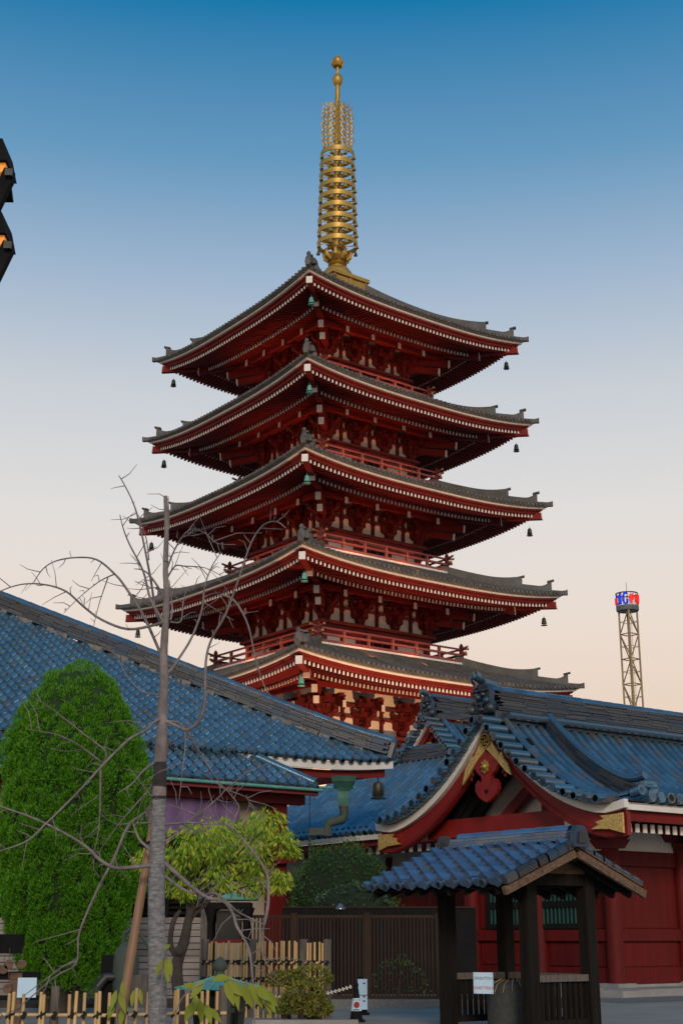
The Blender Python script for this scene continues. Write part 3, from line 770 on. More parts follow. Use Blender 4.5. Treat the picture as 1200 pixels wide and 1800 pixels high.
for q in range(60):
    k = rnd.uniform(.5, 9); P = rp(k + .12 + .10, k + .12 - .10) + NN * .035
    if rnd.random() < .75: m.bar(P - hd * rnd.uniform(.05, .16) + ZV * rnd.uniform(-.02, .02), P + hd * rnd.uniform(.05, .16), rnd.uniform(.10, .17), rnd.uniform(.06, .13))
tag(m.build('mortar', MORTAR, hall), kind='stuff')
def eave_strip(o_run, z0, z1, th, mat, name, d1=15, parent=hall):
    m = MB(); secs = []
    for q in range(21):
        d = d1 * (q / 20) ** 1.5
        b = rp(max(d, o_run), 0); base = Vector((0, 0, 0)) + (C0 - EV * max(d, o_run) + NVv * o_run); z = b.z
        secs.append([Vector((base.x, base.y, z + z0)), Vector((base.x, base.y, z + z1)), Vector((base.x, base.y, z + z1)) + NVv * th, Vector((base.x, base.y, z + z0)) + NVv * th])
    m.sweep(secs); return m.build(name, mat, parent)
eave_strip(.06, -.22, -.035, .06, WHITE, 'white_fascia', 4.3); eave_strip(.2, -.40, -.222, .10, RED, 'red_fascia', 4.3)
m = MB(); m.add([rp(.3, .3) - ZV * .36, rp(16, .3) - ZV * .36, rp(16, 2.4) - ZV * .9, rp(2.4, 2.4) - ZV * .9], [(3, 2, 1, 0)]); m.build('soffit', REDD, hall)
m = MB()                                                   # the return eave beyond the corner
q0 = C0 + NVv * .06
for dz0, dz1, o_, mt in ((-.22, -.035, .06, 0), (-.40, -.222, .2, 1)):
    m.mi = mt; a = C0 - EV * o_ + NVv * o_; z = rp(0, 0).z
    m.add([Vector((a.x, a.y, z + dz0)), Vector((a.x, a.y, z + dz1)), Vector((a.x, a.y, z + dz1)) + NVv * 9, Vector((a.x, a.y, z + dz0)) + NVv * 9], [(0, 1, 2, 3)])
m.build('side_fascia', [WHITE, RED], hall)
# walls
IN = 2.05
PC = C0 - EV * 2.95 - NVv * .9; zp = at(561, 1383, PC.y).z
Wc = PC - EV * .65 + NVv * .65; Wc.z = 0
wl = MB()
def wq(d0, d1, z0, z1, o):                                 # panel on the wall, d metres left of the corner post
    a = Wc - EV * d0 - NVv * o; b = Wc - EV * d1 - NVv * o
    return [Vector((a.x, a.y, z0)), Vector((b.x, b.y, z0)), Vector((b.x, b.y, z1)), Vector((a.x, a.y, z1))]
wl.add(wq(0, 13, 0, 4.2, -.1), [(0, 1, 2, 3)]); b_ = Wc + NVv * .1
wl.add([b_, b_ + NVv * 9, b_ + NVv * 9 + ZV * 4.2, b_ + ZV * 4.2], [(0, 1, 2, 3)]); wl.build('wall', BEIGE, hall)
def wbox(name, d0, d1, z0, z1, o0, o1, mat):
    m = MB(); c = Wc - EV * ((d0 + d1) / 2) - NVv * ((o0 + o1) / 2); M = frame((c.x, c.y, (z0 + z1) / 2), EV, NVv, ZV)
    m.box((0, 0, 0), (abs(d1 - d0), abs(o1 - o0), z1 - z0), M); return m.build(name, mat, hall)
wbox('corner_post', -.20, .18, 0, zp - .18, -.2, .16, REDW)
wbox('wall_post', 2.6, 2.9, 0, zp - .18, -.1, .1, REDW); wbox('wall_post', 5.4, 5.7, 0, zp - .18, -.1, .1, REDW)
wbox('eave_beam', -.6, 12, zp - .36, zp - .10, .02, .26, REDD)
wbox('wall_beam', .18, 12, 2.3, 2.5, -.02, .09, REDW)
m = MB(); nn = 40
m.grid(lambda a, b: (Wc - EV * (1.0 + a * 3.6) - NVv * (.12 + .035 * math.sin(a * 44) * (1 - b * .6))) + ZV * (zp - 1.42 + b * 1.05), nn * 3, 6); m.build('curtain', PURPLE, hall, 80)
m = MB(); c = Wc - NVv * .3 - EV * .05                     # carved bracket nosing on the post
m.prism([(-.55, 0), (-.5, .12), (-.36, .16), (-.24, .08), (-.1, .10), (.1, .22), (.35, .25), (.35, -.02), (0, -.10), (-.3, -.06)], Vector((c.x, c.y, 2.55)), -EV, ZV, NVv, .22); m.build('carved_nosing', REDW, hall)
# pent roof below the eave
def pp(d, run):
    p = PC - EV * d + NVv * run; return Vector((p.x, p.y, zp + .64 * run))
SV2 = (NVv + ZV * .64).normalized(); NN2 = EV.cross(SV2).normalized()
m = MB(); m.add([pp(0, 0), pp(12, 0), pp(12, 1.3), pp(1.3, 1.3)], [(3, 2, 1, 0)]); pr = m.build('pent_roof', DARKW, hall)
m = MB(); cs2 = SV2.dot(NVv)
for c in range(6):
    for j in range(36):
        run = c * .24 * cs2; d = (j + 1) * p_
        if d - p_ * .6 >= run: m.add(tl.v, tl.f, frame(pp(d, run), EV, SV2, NN2))
tag(m.build('pent_tiles', TILE, pr, 50), kind='stuff')
for j in range(0, 22): inst('pent_eave_disc', me, pr, frame(pp((j + .17) * p_, 0), EV, SV2, NN2))
m = MB(); hp2 = [pp(k, k) + ZV * .05 for k in (.05, .5, 1., 1.3)]; m.tube([hp2[0], hp2[-1]], .10, 10); m.build('pent_hip_roll', TILEB, pr, 40)
m = MB(); a, b = pp(-.05, -.08) - ZV * .03, pp(9, -.08) - ZV * .03; m.tube([a, b], .035, 8); m.build('copper_gutter', COPPER, hall, 40)
m = MB(); a, b = pp(.0, .05) - ZV * .14, pp(10, .05) - ZV * .14; m.bar(a, b, .14, .16); m.build('pent_fascia', REDD, hall)
# copper hopper and swan-neck downpipe at the corner, with a rain chain
dp = thing('copper_downpipe', 'green copper rainwater hopper with a stepped downpipe beside the hall corner', 'downpipe', (0, 0, 0))
YD = 30.2; COPPERG = pmat('aged_copper', (.045, .16, .12), (.03, .08, .065), 6, .55, .3)
m = MB(); c = at(605, 1376, YD)
def sq(pt, w): return [pt + Vector((-w, -w, 0)), pt + Vector((w, -w, 0)), pt + Vector((w, w, 0)), pt + Vector((-w, w, 0))]
k_ = YD / FPX * 1.02
m.sweep([sq(at(603, 1418, YD), .10), sq(at(603, 1404, YD), .12), sq(at(604, 1392, YD), .125), sq(at(604, 1386, YD), .15), sq(at(604, 1375, YD), .24), sq(at(604, 1370, YD), .255), sq(at(604, 1366, YD), .27)]); m.build('hopper', COPPERG, dp)
m = MB(); m.tube([at(604, 1410, YD), at(605, 1432, YD), at(602, 1440, YD), at(578, 1446, YD), at(575, 1455, YD), at(575, 1470, YD)], [.11, .10, .10, .10, .10, .10], 10); m.build('pipe', COPPERD, dp, 40)
m = MB(); a, b = at(578, 1474, YD), at(546, 1466, YD); m.bar(at(582, 1462, YD), at(543, 1462, YD), .15, .15); m.build('spout_box', COPPERD, dp)
m = MB(); m.tube([at(544, 1390, YD), at(544, 1462, YD)], .008, 4); m.build('hanging_wire', BLACK, dp)
m = MB(); m.tube([at(625, 1385, YD), at(562, 1384, YD)], .03, 6); m.build('feed_pipe', COPPER, dp)
m = MB()
for q in range(13):
    P = at(544, 1476 + q * 8.4, YD); m.lathe([(.010, -.045), (.034, -.02), (.040, .03), (.030, .035), (.010, .0)], 7, Matrix.Translation(P))
tag(m.build('rain_chain', COPPERD, dp, 40), kind='stuff')
# bronze bell lantern under the roof corner
m = MB(); P = at(664, 1366, 32.4); s_ = .55
m.tube([(0, 0, 0), (0, 0, -.12)], .012, 5); m.lathe([(.02, -.1), (.10, -.14), (.125, -.22), (.12, -.40), (.09, -.45)], 10); m.lathe([(.17, -.50), (.14, -.46), (.05, -.43)], 8)
o = m.build('hanging_bell', BRONZE, None, 40); o.location = P; o.scale = (1.15, 1.15, 1.0)
tag(o, 'small dark bronze bell hanging from the blue hall roof corner', 'bell')
# ------------------------------------------------------------------ gabled hall on the right
OB = Vector((2.85, 26.7, 0)); HW = 3.38; ZE, ZP = 3.03, 4.93
gh = thing('gabled_hall', 'red hall with a curved blue-tiled gable, gold ornaments and a long ridge', 'building', (0, 0, 0))
def fdrop(t): return 1 - (1 - min(t, 1)) ** 2.1
def gp(x, q, dz=0, hw=HW, ze=ZE, zp=ZP, O=OB):
    t = abs(x) / hw
    z = zp - (zp - ze) * fdrop(t) + (.10 * (t - .85) / .15 * (1 if t > .85 else 0))
    p = O + GV * x + RV * q; return Vector((p.x, p.y, z + dz))
def curve(x0, x1, q, dz, n=26): return [gp(x0 + (x1 - x0) * k / n, q, dz) for k in range(n + 1)]
def strip(parent, name, mat, x0, x1, q0, q1, dtop, dbot, n=30, P=None):
    """board that follows the gable curve between two offsets below it (dtop/dbot may be functions of |x|)"""
    m = MB(); secs = []; P = P or gp
    for k in range(n + 1):
        x = x0 + (x1 - x0) * k / n
        a = dtop(abs(x)) if callable(dtop) else dtop; b = dbot(abs(x)) if callable(dbot) else dbot
        secs.append([P(x, q0, b), P(x, q0, a), P(x, q1, a), P(x, q1, b)])
    m.sweep(secs); return m.build(name, mat, parent)
bed = MB(); bed.grid(lambda a, b: gp((a * 2 - 1) * (HW + .06), .0 + b * 12, .09), 48, 10); bed.grid(lambda a, b: gp((a * 2 - 1) * (HW + .06), 0 + b * 12, .04), 48, 1, True)
bed.build('roof_bed', TILEB, gh)
# rows of round tiles down the right-hand slope (and the far slope)
D_ = .20
rows = []
qs = [.52, .77] + [1.02, 1.26] + [1.75 + .245 * k for k in range(32)]
for q in qs:
    rows.append([gp(.12 + (HW + .10 - .12) * k / 24, q, D_ - .05) for k in range(25)])
rows_l = [[gp(-.22 - (HW + .10 - .22) * k / 24, q, D_ - .05) for k in range(25)] for q in qs[:14]]
rolls(gh, rows, RV, 290, L=.30, r=.083); 
m = MB(); rt = rolltile(.30, .083, .078)
for poly in rows_l:
    pts = walk(poly, .3)
    for a, b in zip(pts[:-1], pts[1:]):
        y = (b - a).normalized(); x = (-RV - y * (-RV).dot(y)).normalized(); z = x.cross(y)
        if z.z < 0: x, z = -x, -z
        m.add(rt.v, rt.f, frame(a, x, y, z))
tag(m.build('far_slope_tiles', TILEB, gh, 50), kind='stuff')
# verge: short round tiles that poke out over the gable, with pan ends between
vt = MB(); vt.tube([(0, -.16, 0), (0, .34, 0), (0, .34, 0), (0, .31, 0)], [.082, .082, .06, .058], 12); vme = vt.mesh('verge_tile', TILEB, 40)
pt = MB(); pt.prism([(-.13, .06), (-.09, .0), (-.04, -.035), (.04, -.035), (.09, 0), (.13, .06), (.1, .07), (.04, 0), (-.04, 0), (-.1, .07)], (0, 0, 0), (1, 0, 0), (0, 0, 1), (0, 1, 0), .28); pme = pt.mesh('verge_pan', TILEB)
for sgn in (-1, 1):
    pts = walk([gp(sgn * (.12 + (HW + .02 - .12) * k / 40), 0, .20) for k in range(41)], .262)
    for i_, (a, b) in enumerate(zip(pts[:-1], pts[1:])):
        y = (b - a).normalized(); z = RV.cross(y)
        if z.z < 0: z = -z
        inst('verge_tile', vme, gh, frame(a, y, -RV, z)); inst('verge_pan', pme, gh, frame((a + b) / 2 - z * .05, y, -RV, z))
    rolls(gh, [[gp(sgn * (.15 + (HW + .05 - .15) * k / 30), .30, D_ + .06) for k in range(31)]], RV, 40, 'verge_roll', L=.30, r=.075, disc=(sgn > 0))
strip(gh, 'white_verge_board', WHITE, -HW - .02, HW + .02, -.10, .0, .115, -.03)
hb = lambda x: -.36 - .12 * (x / HW) ** 2
strip(gh, 'bargeboard', REDB, -HW + .03, HW - .03, .0, .10, -.032, hb)
strip(gh, 'bargeboard_lip', RED, -HW + .1, HW - .1, -.03, .0, lambda x: hb(x) + .12, lambda x: hb(x) + .02)
# descending ridge with its end mask
pth = [gp(.25 + 2.35 * k / 20, 1.42, .16) for k in range(21)]
m = MB(); rnd = random.Random(9)
for k in range(6):
    z = .05 + k * .052
    pts = walk(pth, .34)
    for a, b in zip(pts[:-1], pts[1:]):
        fl = .0
        m.bar(a + ZV * z, b + ZV * z, .24 - .018 * k + rnd.uniform(-.008, .008), .043)
tag(m.build('descending_ridge_courses', RIDGE, gh), kind='stuff')
cp = [P + ZV * (.38 + .16 * max(0, (i_ - 15) / 5) ** 2) for i_, P in enumerate(pth)]
m = MB(); m.tube(cp, .075, 12); m.build('descending_ridge_roll', TILEB, gh, 40)
e = pth[-1]; dn = (GV - ZV * .05).normalized()
m = MB(); m.prism([(-.2, -.05), (.2, -.05), (.22, .2), (.16, .42), (-.16, .42), (-.22, .2)], e + GV * .02, RV, ZV, GV, .10)
m.sphere((0, 0, 0), (.09, .07, .13), 8, 5, frame(e + GV * .14 + ZV * .2, RV, GV, ZV)); m.sphere((0, 0, 0), (.16, .05, .05), 8, 5, frame(e + GV * .13 + ZV * .32, RV, GV, ZV)); m.build('descending_ridge_mask', TILEB, gh, 40)
# main ridge
def zridge(q): return ZP + .20 + .0035 * max(0, q - 2) ** 2 * 0
rpth = [OB + RV * q + ZV * zridge(q) for q in [x * .5 for x in range(0, 25)]]
m = MB(); m.bar(OB + RV * .02 + ZV * (ZP + .15), OB + RV * 12 + ZV * (ZP + .15), .34, .22)
for sx in (-1, 1): m.tube([OB + GV * (sx * .25) + RV * .3 + ZV * (ZP + .17), OB + GV * (sx * .25) + RV * 12 + ZV * (ZP + .17)], .075, 10); m.build('ridge_foot', TILEB, gh)
ridge_stack(gh, [P + ZV * .06 for P in rpth], .40, .42, .28, 11, .62, .11, .32)
ogre_mask(gh, OB + ZV * (ZP + .24) - RV * .05, GV, -RV, ZV, .86, RIDGE)
# soffit, beams and plaster inside the gable
m = MB(); m.grid(lambda a, b: gp((a * 2 - 1) * (HW - .05), .10 + b * 11, -.02), 40, 1, True); m.build('gable_soffit', BLACK, gh)
QW = 1.17
gw = MB(); poly = [(x, gp(x, 0, -.05).z) for x in [(-HW + .6) + (2 * HW - 1.2) * k / 24 for k in range(25)]]
gw.prism([(-HW + .6, ZE - .1)] + poly + [(HW - .6, ZE - .1)], OB + RV * (QW - .25), GV, ZV, RV, .1); gw.build('gable_plaster', PLASTER, gh)
def beam(name, x0, x1, z0, z1, q0, q1, mat):
    m = MB(); c = OB + GV * ((x0 + x1) / 2) + RV * ((q0 + q1) / 2)
    m.box((0, 0, 0), (abs(x1 - x0), abs(q1 - q0), abs(z1 - z0)), frame((c.x, c.y, (z0 + z1) / 2), GV, RV, ZV)); return m.build(name, mat, gh)
beam('tie_beam', -2.2, 1.62, 2.86, 3.22, .30, .60, REDB)
beam('tie_beam_end', -2.45, -2.2, 2.88, 3.22, .30, .60, WHITE); beam('tie_beam_end', 1.62, 1.93, 2.84, 3.24, .28, .60, WHITE)
beam('gable_post', .62, .86, 3.2, 4.2, .72, .92, REDD)
for k, (x0, x1) in enumerate(((-1.9, -.25), (-1.62, .05), (-1.30, .35), (-.98, .62))):
    m = MB(); a = OB + GV * x0 + RV * .5 + ZV * 3.2; b = OB + GV * x1 + RV * .5 + ZV * (3.2 + (x1 - x0) * .86); m.bar(a, b, .11, .16); m.build('gable_rafter', BLACK, gh)
m = MB(); m.bar(OB + GV * -.35 + RV * .7 + ZV * 3.2, OB + GV * .85 + RV * .7 + ZV * 4.05, .14, .2); m.build('gable_brace', REDD, gh)
m = MB(); m.bar(OB + GV * 1.9 + RV * .7 + ZV * 3.2, OB + GV * .6 + RV * .7 + ZV * 4.0, .14, .16); m.build('gable_brace', REDD, gh)
# gilt plates
def plate(name, poly, x0, z0, mat=GOLDR, q=-.045, d=.05, parent=gh):
    m = MB(); m.prism(poly, OB + GV * x0 + RV * q + ZV * z0, GV, ZV, -RV, d); return m.build(name, mat, parent)
zk = ZP - .03
plate('peak_plate', [(0, -.05), (.13, -.2), (.36, -.5), (.42, -.46), (.47, -.58), (.58, -.70), (.66, -.92), (.52, -.84), (.30, -.62), (.0, -.36), (-.30, -.62), (-.52, -.84), (-.70, -1.0), (-.60, -.70), (-.47, -.56), (-.42, -.46), (-.36, -.5), (-.13, -.2)], 0, zk - .09)
for sx in (-1, 1):
    m = MB(); c = gp(sx * .47, -.06, -.46)
    for kk in range(3):
        a0 = kk * 2.1; m.tube([c + GV * (.055 * math.cos(a0)) + ZV * (.055 * math.sin(a0)), c + GV * (.075 * math.cos(a0 + .8)) + ZV * (.075 * math.sin(a0 + .8)), c + GV * (.03 * math.cos(a0 + 1.6)) + ZV * (.03 * math.sin(a0 + 1.6))], [.016, .022, .012], 5)
    m.build('scroll', RED, gh, 50)
m = MB(); c0 = OB + ZV * (zk - .30) - RV * .075
Mr = frame(c0, GV, ZV, -RV)
m.lathe([(.145, 0), (.145, .05), (.115, .05), (.115, 0)], 20, Mr); em = m.build('emblem_ring', GOLD, gh, 40)
m = MB(); m.lathe([(.118, .0), (.118, .022), (.001, .022)], 20, Mr); m.build('emblem_field', BLACK, em)
m = MB(); w_ = .026; a_ = .078                              # the temple crest: four bent arms
def eb(x, y, dx, dy): m.box((x, y, .034), (dx, dy, .02), Mr)
eb(0, 0, w_, 2 * a_); eb(0, 0, 2 * a_, w_ * .98)
eb(-a_ / 2 - w_ / 4, a_ - w_ / 2, a_ - w_ / 2, w_ * .97); eb(a_ / 2 + w_ / 4, -a_ + w_ / 2, a_ - w_ / 2, w_ * .97)
eb(a_ - w_ / 2, a_ / 2 + w_ / 4, w_ * .96, a_ - w_ / 2); eb(-a_ + w_ / 2, -a_ / 2 - w_ / 4, w_ * .96, a_ - w_ / 2)
m.build('emblem', GOLD, em)
ge = lambda s: [(s * .0, .0), (s * .0, -.34), (s * -.30, -.26), (s * -.72, -.235), (s * -.55, -.17), (s * -.62, -.12), (s * -.42, -.08), (s * -.50, -.02), (s * -.2, -.015)]
for sx in (-1, 1):
    m = MB(); x_ = sx * (HW - .05); z_ = gp(x_, 0, 0).z - .10
    m.prism(ge(sx), OB + GV * x_ - RV * .045 + ZV * z_, GV, ZV, -RV, .05); m.build('end_plate', GOLDR, gh)
m = MB()                                                   # gable pendant
hx = [(0, .0), (.20, -.13), (.34, -.27), (.24, -.40), (.14, -.47), (.12, -.56), (.16, -.60), (.24, -.54), (.31, -.62), (.31, -.74), (.24, -.84), (.12, -.92), (0, -.97)]
poly = hx + [(-x, y) for x, y in reversed(hx[1:-1])]
m.prism(poly, OB - RV * .02 + ZV * (zk - .50), GV, ZV, -RV, .09); pd = m.build('pendant', REDB, gh)
m = MB(); m.prism([(0, -.05), (.05, .0), (.045, .04), (.015, .045), (0, .025), (-.015, .045), (-.045, .04), (-.05, 0)], OB - RV * .112 + ZV * (zk - 1.27), GV, ZV, -RV, .006); m.build('heart_shade_plate', BLACK, pd)  # black plate stands in for the dark of a heart-shaped cut-out
m = MB(); Mr2 = frame(OB - RV * .11 + ZV * (zk - .80), GV, ZV, -RV)
m.lathe([(.10, 0), (.11, .02), (.06, .04), (.05, .07), (.02, .09), (.001, .09)], 12, Mr2)
for a in range(8): m.sphere((.09 * math.cos(a * PI / 4), .11 * math.sin(a * PI / 4), .02), .03, 6, 4, Mr2)
m.build('boss', GOLD, pd, 40)
# eave of the right slope: boards and rafters
for (x0, zt, zb2, th, mt, nm) in ((HW + .0, .06, -.06, .06, WHITE, 'white_eave_board'), (HW - .10, -.062, -.24, .06, RED, 'red_eave_board')):
    m = MB(); z = gp(HW, 0).z; a = OB + GV * x0 + RV * .0; m.bar(a + ZV * (z + (zt + zb2) / 2), a + RV * 8 + ZV * (z + (zt + zb2) / 2), th, zt - zb2); m.build(nm, mt, gh)
rm = MB(); rm.bar((0, 0, 0), (-1.5, 0, .28), .09, .14); rme = rm.mesh('eave_rafter', RED)
rw = MB(); rw.box((.012, 0, 0), (.02, .10, .15)); rwe = rw.mesh('rafter_end', WHITE)
zr = gp(HW, 0).z - .33
for k in range(16):
    c = OB + GV * (HW - .30) + RV * (.35 + .2 * k) + ZV * zr
    if seen(c, 80):
        Mx = frame(c, GV, RV, ZV); inst('eave_rafter', rme, gh, Mx); inst('rafter_end', rwe, gh, Mx)
m = MB(); a = OB + GV * (HW - .1) + RV * .05; m.add([a + ZV * (zr + .09), a + RV * 8 + ZV * (zr + .09), a + RV * 8 - GV * 1.5 + ZV * (zr + .36), a - GV * 1.5 + ZV * (zr + .36)], [(3, 2, 1, 0)]); m.build('eave_soffit', REDD, gh)
# walls: local wall axes at the corner column
XC = HW - 1.50; AP = .11
cc = lambda x, q, z: OB + GV * x + RV * q + ZV * z
colm = MB(); colm.tube([(0, 0, .06), (0, 0, 2.42)], .155, 16); cme = colm.mesh('column', REDW, 40)
capm = MB(); capm.box((0, 0, 2.50), (.62, .44, .16), taper=.7); capm.box((0, 0, 2.66), (1.0, .22, .14), taper=.75); capm.box((0, 0, 2.66), (.22, 1.0, .14), taper=.75); capm.box((0, 0, 2.80), (1.15, .3, .12)); capme = capm.mesh('column_capital', REDD)
bsm = MB(); bsm.box((0, 0, .03), (.48, .48, .10)); bsme = bsm.mesh('column_base', STONE)
cols = [(XC, QW), (-XC, QW), (0, QW), (XC, QW + 1.95), (XC, QW + 3.9), (XC, QW + 5.85)]
for x, q in cols:
    Mx = frame(cc(x, q, AP), GV, RV, ZV); inst('column', cme, gh, Mx); inst('column_capital', capme, gh, Mx); inst('column_base', bsme, gh, Mx)
m = MB(); P_ = [cc(-XC, QW + .05, AP), cc(XC - .05, QW + .05, AP), cc(XC - .05, QW + 8, AP), cc(-XC, QW + 8, AP)]
m.prism([(0, 0), (1, 0)], P_[0], (0, 0, 0), (0, 0, 0), ZV, 1) if False else None
m.add(P_ + [p + ZV * 2.95 for p in P_], [(0, 1, 5, 4), (1, 2, 6, 5), (3, 0, 4, 7)]); m.build('wall', REDW, gh)
def wpanel(name, face, s0, s1, z0, z1, o, mat, th=.05):
    """panel on the front wall ('f', s along GV) or the right wall ('r', s along RV)"""
    m = MB()
    if face == 'f': m.box((0, 0, 0), (s1 - s0, th, z1 - z0), frame(cc((s0 + s1) / 2, QW + .05 - o - th / 2, AP + (z0 + z1) / 2), GV, RV, ZV))
    else: m.box((0, 0, 0), (th, s1 - s0, z1 - z0), frame(cc(XC - .05 + o + th / 2, QW + (s0 + s1) / 2, AP + (z0 + z1) / 2), GV, RV, ZV))
    return m.build(name, mat, gh)
for face, segs in (('f', ((-XC + .15, -.15), (.15, XC - .15))), ('r', ((.15, 1.80), (2.10, 3.75), (4.05, 5.7)))):
    for s0, s1 in segs:
        wpanel('head_beam', face, s0, s1, 2.13, 2.38, .0, REDW, .06)
        wpanel('plaster_band', face, s0 - .1, s1 + .1, 2.40, 2.86, .0, PLASTER, .03)
        wpanel('waist_beam', face, s0, s1, .80, 1.00, .0, REDW, .09)
        wpanel('foot_beam', face, s0, s1, .06, .33, .0, REDW, .06)
        wpanel('wall_panel', face, s0 + .06, s1 - .06, .36, .77, .0, REDW, .025)
        wpanel('wall_panel', face, s0 + .06, s1 - .06, 1.03, 2.10, .0, REDW, .025)
    for s0, s1 in segs: wpanel('stone_sill', face, s0 - .1, s1 + .1, -.02, .055, .0, STONE, .12)
# latticed window on the front wall
wx0, wx1 = -1.35, 1.35
wn = wpanel('window', 'f', wx0, wx1, 1.05, 1.78, .03, GLASS, .03)
for z0, z1 in ((1.02, 1.09), (1.40, 1.52), (1.72, 1.80)): o = wpanel('window_rail', 'f', wx0 - .05, wx1 + .05, z0, z1, .06, BLACK, .05); o.parent = wn
for s0 in (wx0 - .05, -.04, wx1 - .02): o = wpanel('window_stile', 'f', s0, s0 + .08, 1.02, 1.80, .055, BLACK, .05); o.parent = wn
bmesh_ = MB(); bmesh_.box((0, 0, 0), (.028, .02, .62)); bme_ = bmesh_.mesh('window_bar', TEAL)
for k in range(26):
    s = wx0 + .06 + (wx1 - wx0 - .12) * k / 25
    inst('window_bar', bme_, wn, frame(cc(s, QW + .05 - .085, AP + 1.42), GV, RV, ZV))
# stone apron
m = MB(); AE = 1.0
E4 = [cc(-XC - AE, QW - AE, 0), cc(XC + AE, QW - AE, 0), cc(XC + AE, QW + 9, 0), cc(-XC - AE, QW + 9, 0)]
m.add(E4 + [p + ZV * AP for p in E4], [(0, 1, 5, 4), (1, 2, 6, 5), (2, 3, 7, 6), (3, 0, 4, 7), (4, 5, 6, 7)]); ap = tag(m.build('stone_apron', STONE), kind='structure')
slab = MB(); slab.box((0, 0, 0), (.985, .42, .012)); sl_me = slab.mesh('paving_slab', STONE)
slab2 = MB(); slab2.box((0, 0, 0), (.42, .985, .012)); sl_me2 = slab2.mesh('paving_slab', STONE)
for k in range(5): inst('paving_slab', sl_me, ap, frame(cc(-XC + .05 + k * 1.0 - .6, QW - AE + .22, AP + .006), GV, RV, ZV)); inst('paving_slab', sl_me, ap, frame(cc(-XC + .05 + k * 1.0 - .6, QW - AE + .66, AP + .006), GV, RV, ZV))
for k in range(7): inst('paving_slab', sl_me2, ap, frame(cc(XC + AE - .22, QW - .05 + k * 1.0, AP + .006), GV, RV, ZV)); inst('paving_slab', sl_me2, ap, frame(cc(XC + AE - .66, QW - .05 + k * 1.0, AP + .006), GV, RV, ZV))
# light concrete walk in front of the apron
m = MB(); W4 = [cc(XC + AE + .02, QW - AE - 1.4, .004), cc(XC + AE + 1.3, QW - AE - 1.4, .004), cc(XC + AE + 1.3, QW + 14, .004), cc(XC + AE + .02, QW + 14, .004)]
m.add(W4, [(0, 1, 2, 3)]); tag(m.build('walkway', GRAN), kind='structure')
# ------------------------------------------------------------------ rear hall: hip-and-gable roof
OC = Vector((2.4, 37.0, 0)); rh = thing('rear_hall', 'rear hall with a small red gable above a broad blue-tiled skirt roof', 'building', (0, 0, 0))
ZRP, ZRE, HWC = 6.52, 3.33, 4.4
def cpnt(x, q, dz=0):
    t = abs(x) / 4.4; z = ZRP - (ZRP - ZRE) * (1 - max(0, 1 - t) ** 1.45)
    p = OC + GV * x + RV * q; return Vector((p.x, p.y, z + dz))
m = MB(); m.grid(lambda a, b: cpnt((a * 2 - 1) * 4.4, b * 9, .05), 40, 4); m.build('roof_bed', TILEB, rh)
rolls(rh, [[cpnt(.2 + 4.1 * k / 20, q, .10) for k in range(21)] for q in [.55 + .27 * j for j in range(14)]], RV, 120, L=.33, r=.085, disc=False)
for sgn in (-1, 1):
    pts = walk([cpnt(sgn * (.1 + 1.7 * k / 20), 0, .15) for k in range(21)], .235)
    for a, b in zip(pts[:-1], pts[1:]):
        y = (b - a).normalized(); z = RV.cross(y)
        if z.z < 0: z = -z
        inst('verge_tile', vme, rh, frame(a, y, -RV, z))
    rolls(rh, [[cpnt(sgn * (.12 + 1.9 * k / 20), .32, .19) for k in range(21)]], RV, 20, 'verge_roll', L=.32, r=.08, disc=False)
P2 = lambda x, q, dz=0: cpnt(x, q, dz)
strip(rh, 'white_verge_board', WHITE, -1.8, 1.8, -.08, .0, .07, -.01, P=P2)
strip(rh, 'bargeboard', REDB, -1.75, 1.75, .0, .08, -.012, -.26, P=P2)
strip(rh, 'bargeboard_lip', RED, -1.7, 1.7, .08, .14, -.2, -.42, P=P2)
m = MB(); m.prism([(-1.6, cpnt(1.6, 0).z - .1), (0, ZRP - .1), (1.6, cpnt(1.6, 0).z - .1)], OC + RV * .22, GV, ZV, RV, .06); m.build('gable_board', REDB, rh)
m = MB(); Mr3 = frame(OC + RV * .05 + ZV * (ZRP - .72) - RV * .1, GV, ZV, -RV)
m.lathe([(.10, 0), (.10, .03), (.05, .06), (.001, .06)], 10, Mr3)
for a in range(6): m.sphere((.1 * math.cos(a * PI / 3), .14 * math.sin(a * PI / 3), .02), .045, 6, 4, Mr3)
m.build('gilt_boss', GOLD, rh, 40)
ridge_stack(rh, [OC + RV * q + ZV * (ZRP + .16) for q in [k * .6 for k in range(14)]], .50, .46, .3, 12, .55, .10, .32)
ogre_mask(rh, OC + ZV * (ZRP + .16) - RV * .04, GV, -RV, ZV, .80, RIDGE)
pthc = [cpnt(.25 + 1.55 * k / 12, 1.35, .12) for k in range(13)]
m = MB()
for k in range(4): m.tube([P + ZV * (.06 + .06 * k) for P in pthc], .12 - .012 * k, 8)
m.tube([P + ZV * (.32 + .1 * (i_ / 12) ** 3) for i_, P in enumerate(pthc)], .085, 10); m.build('descending_ridge', TILEB, rh, 40)
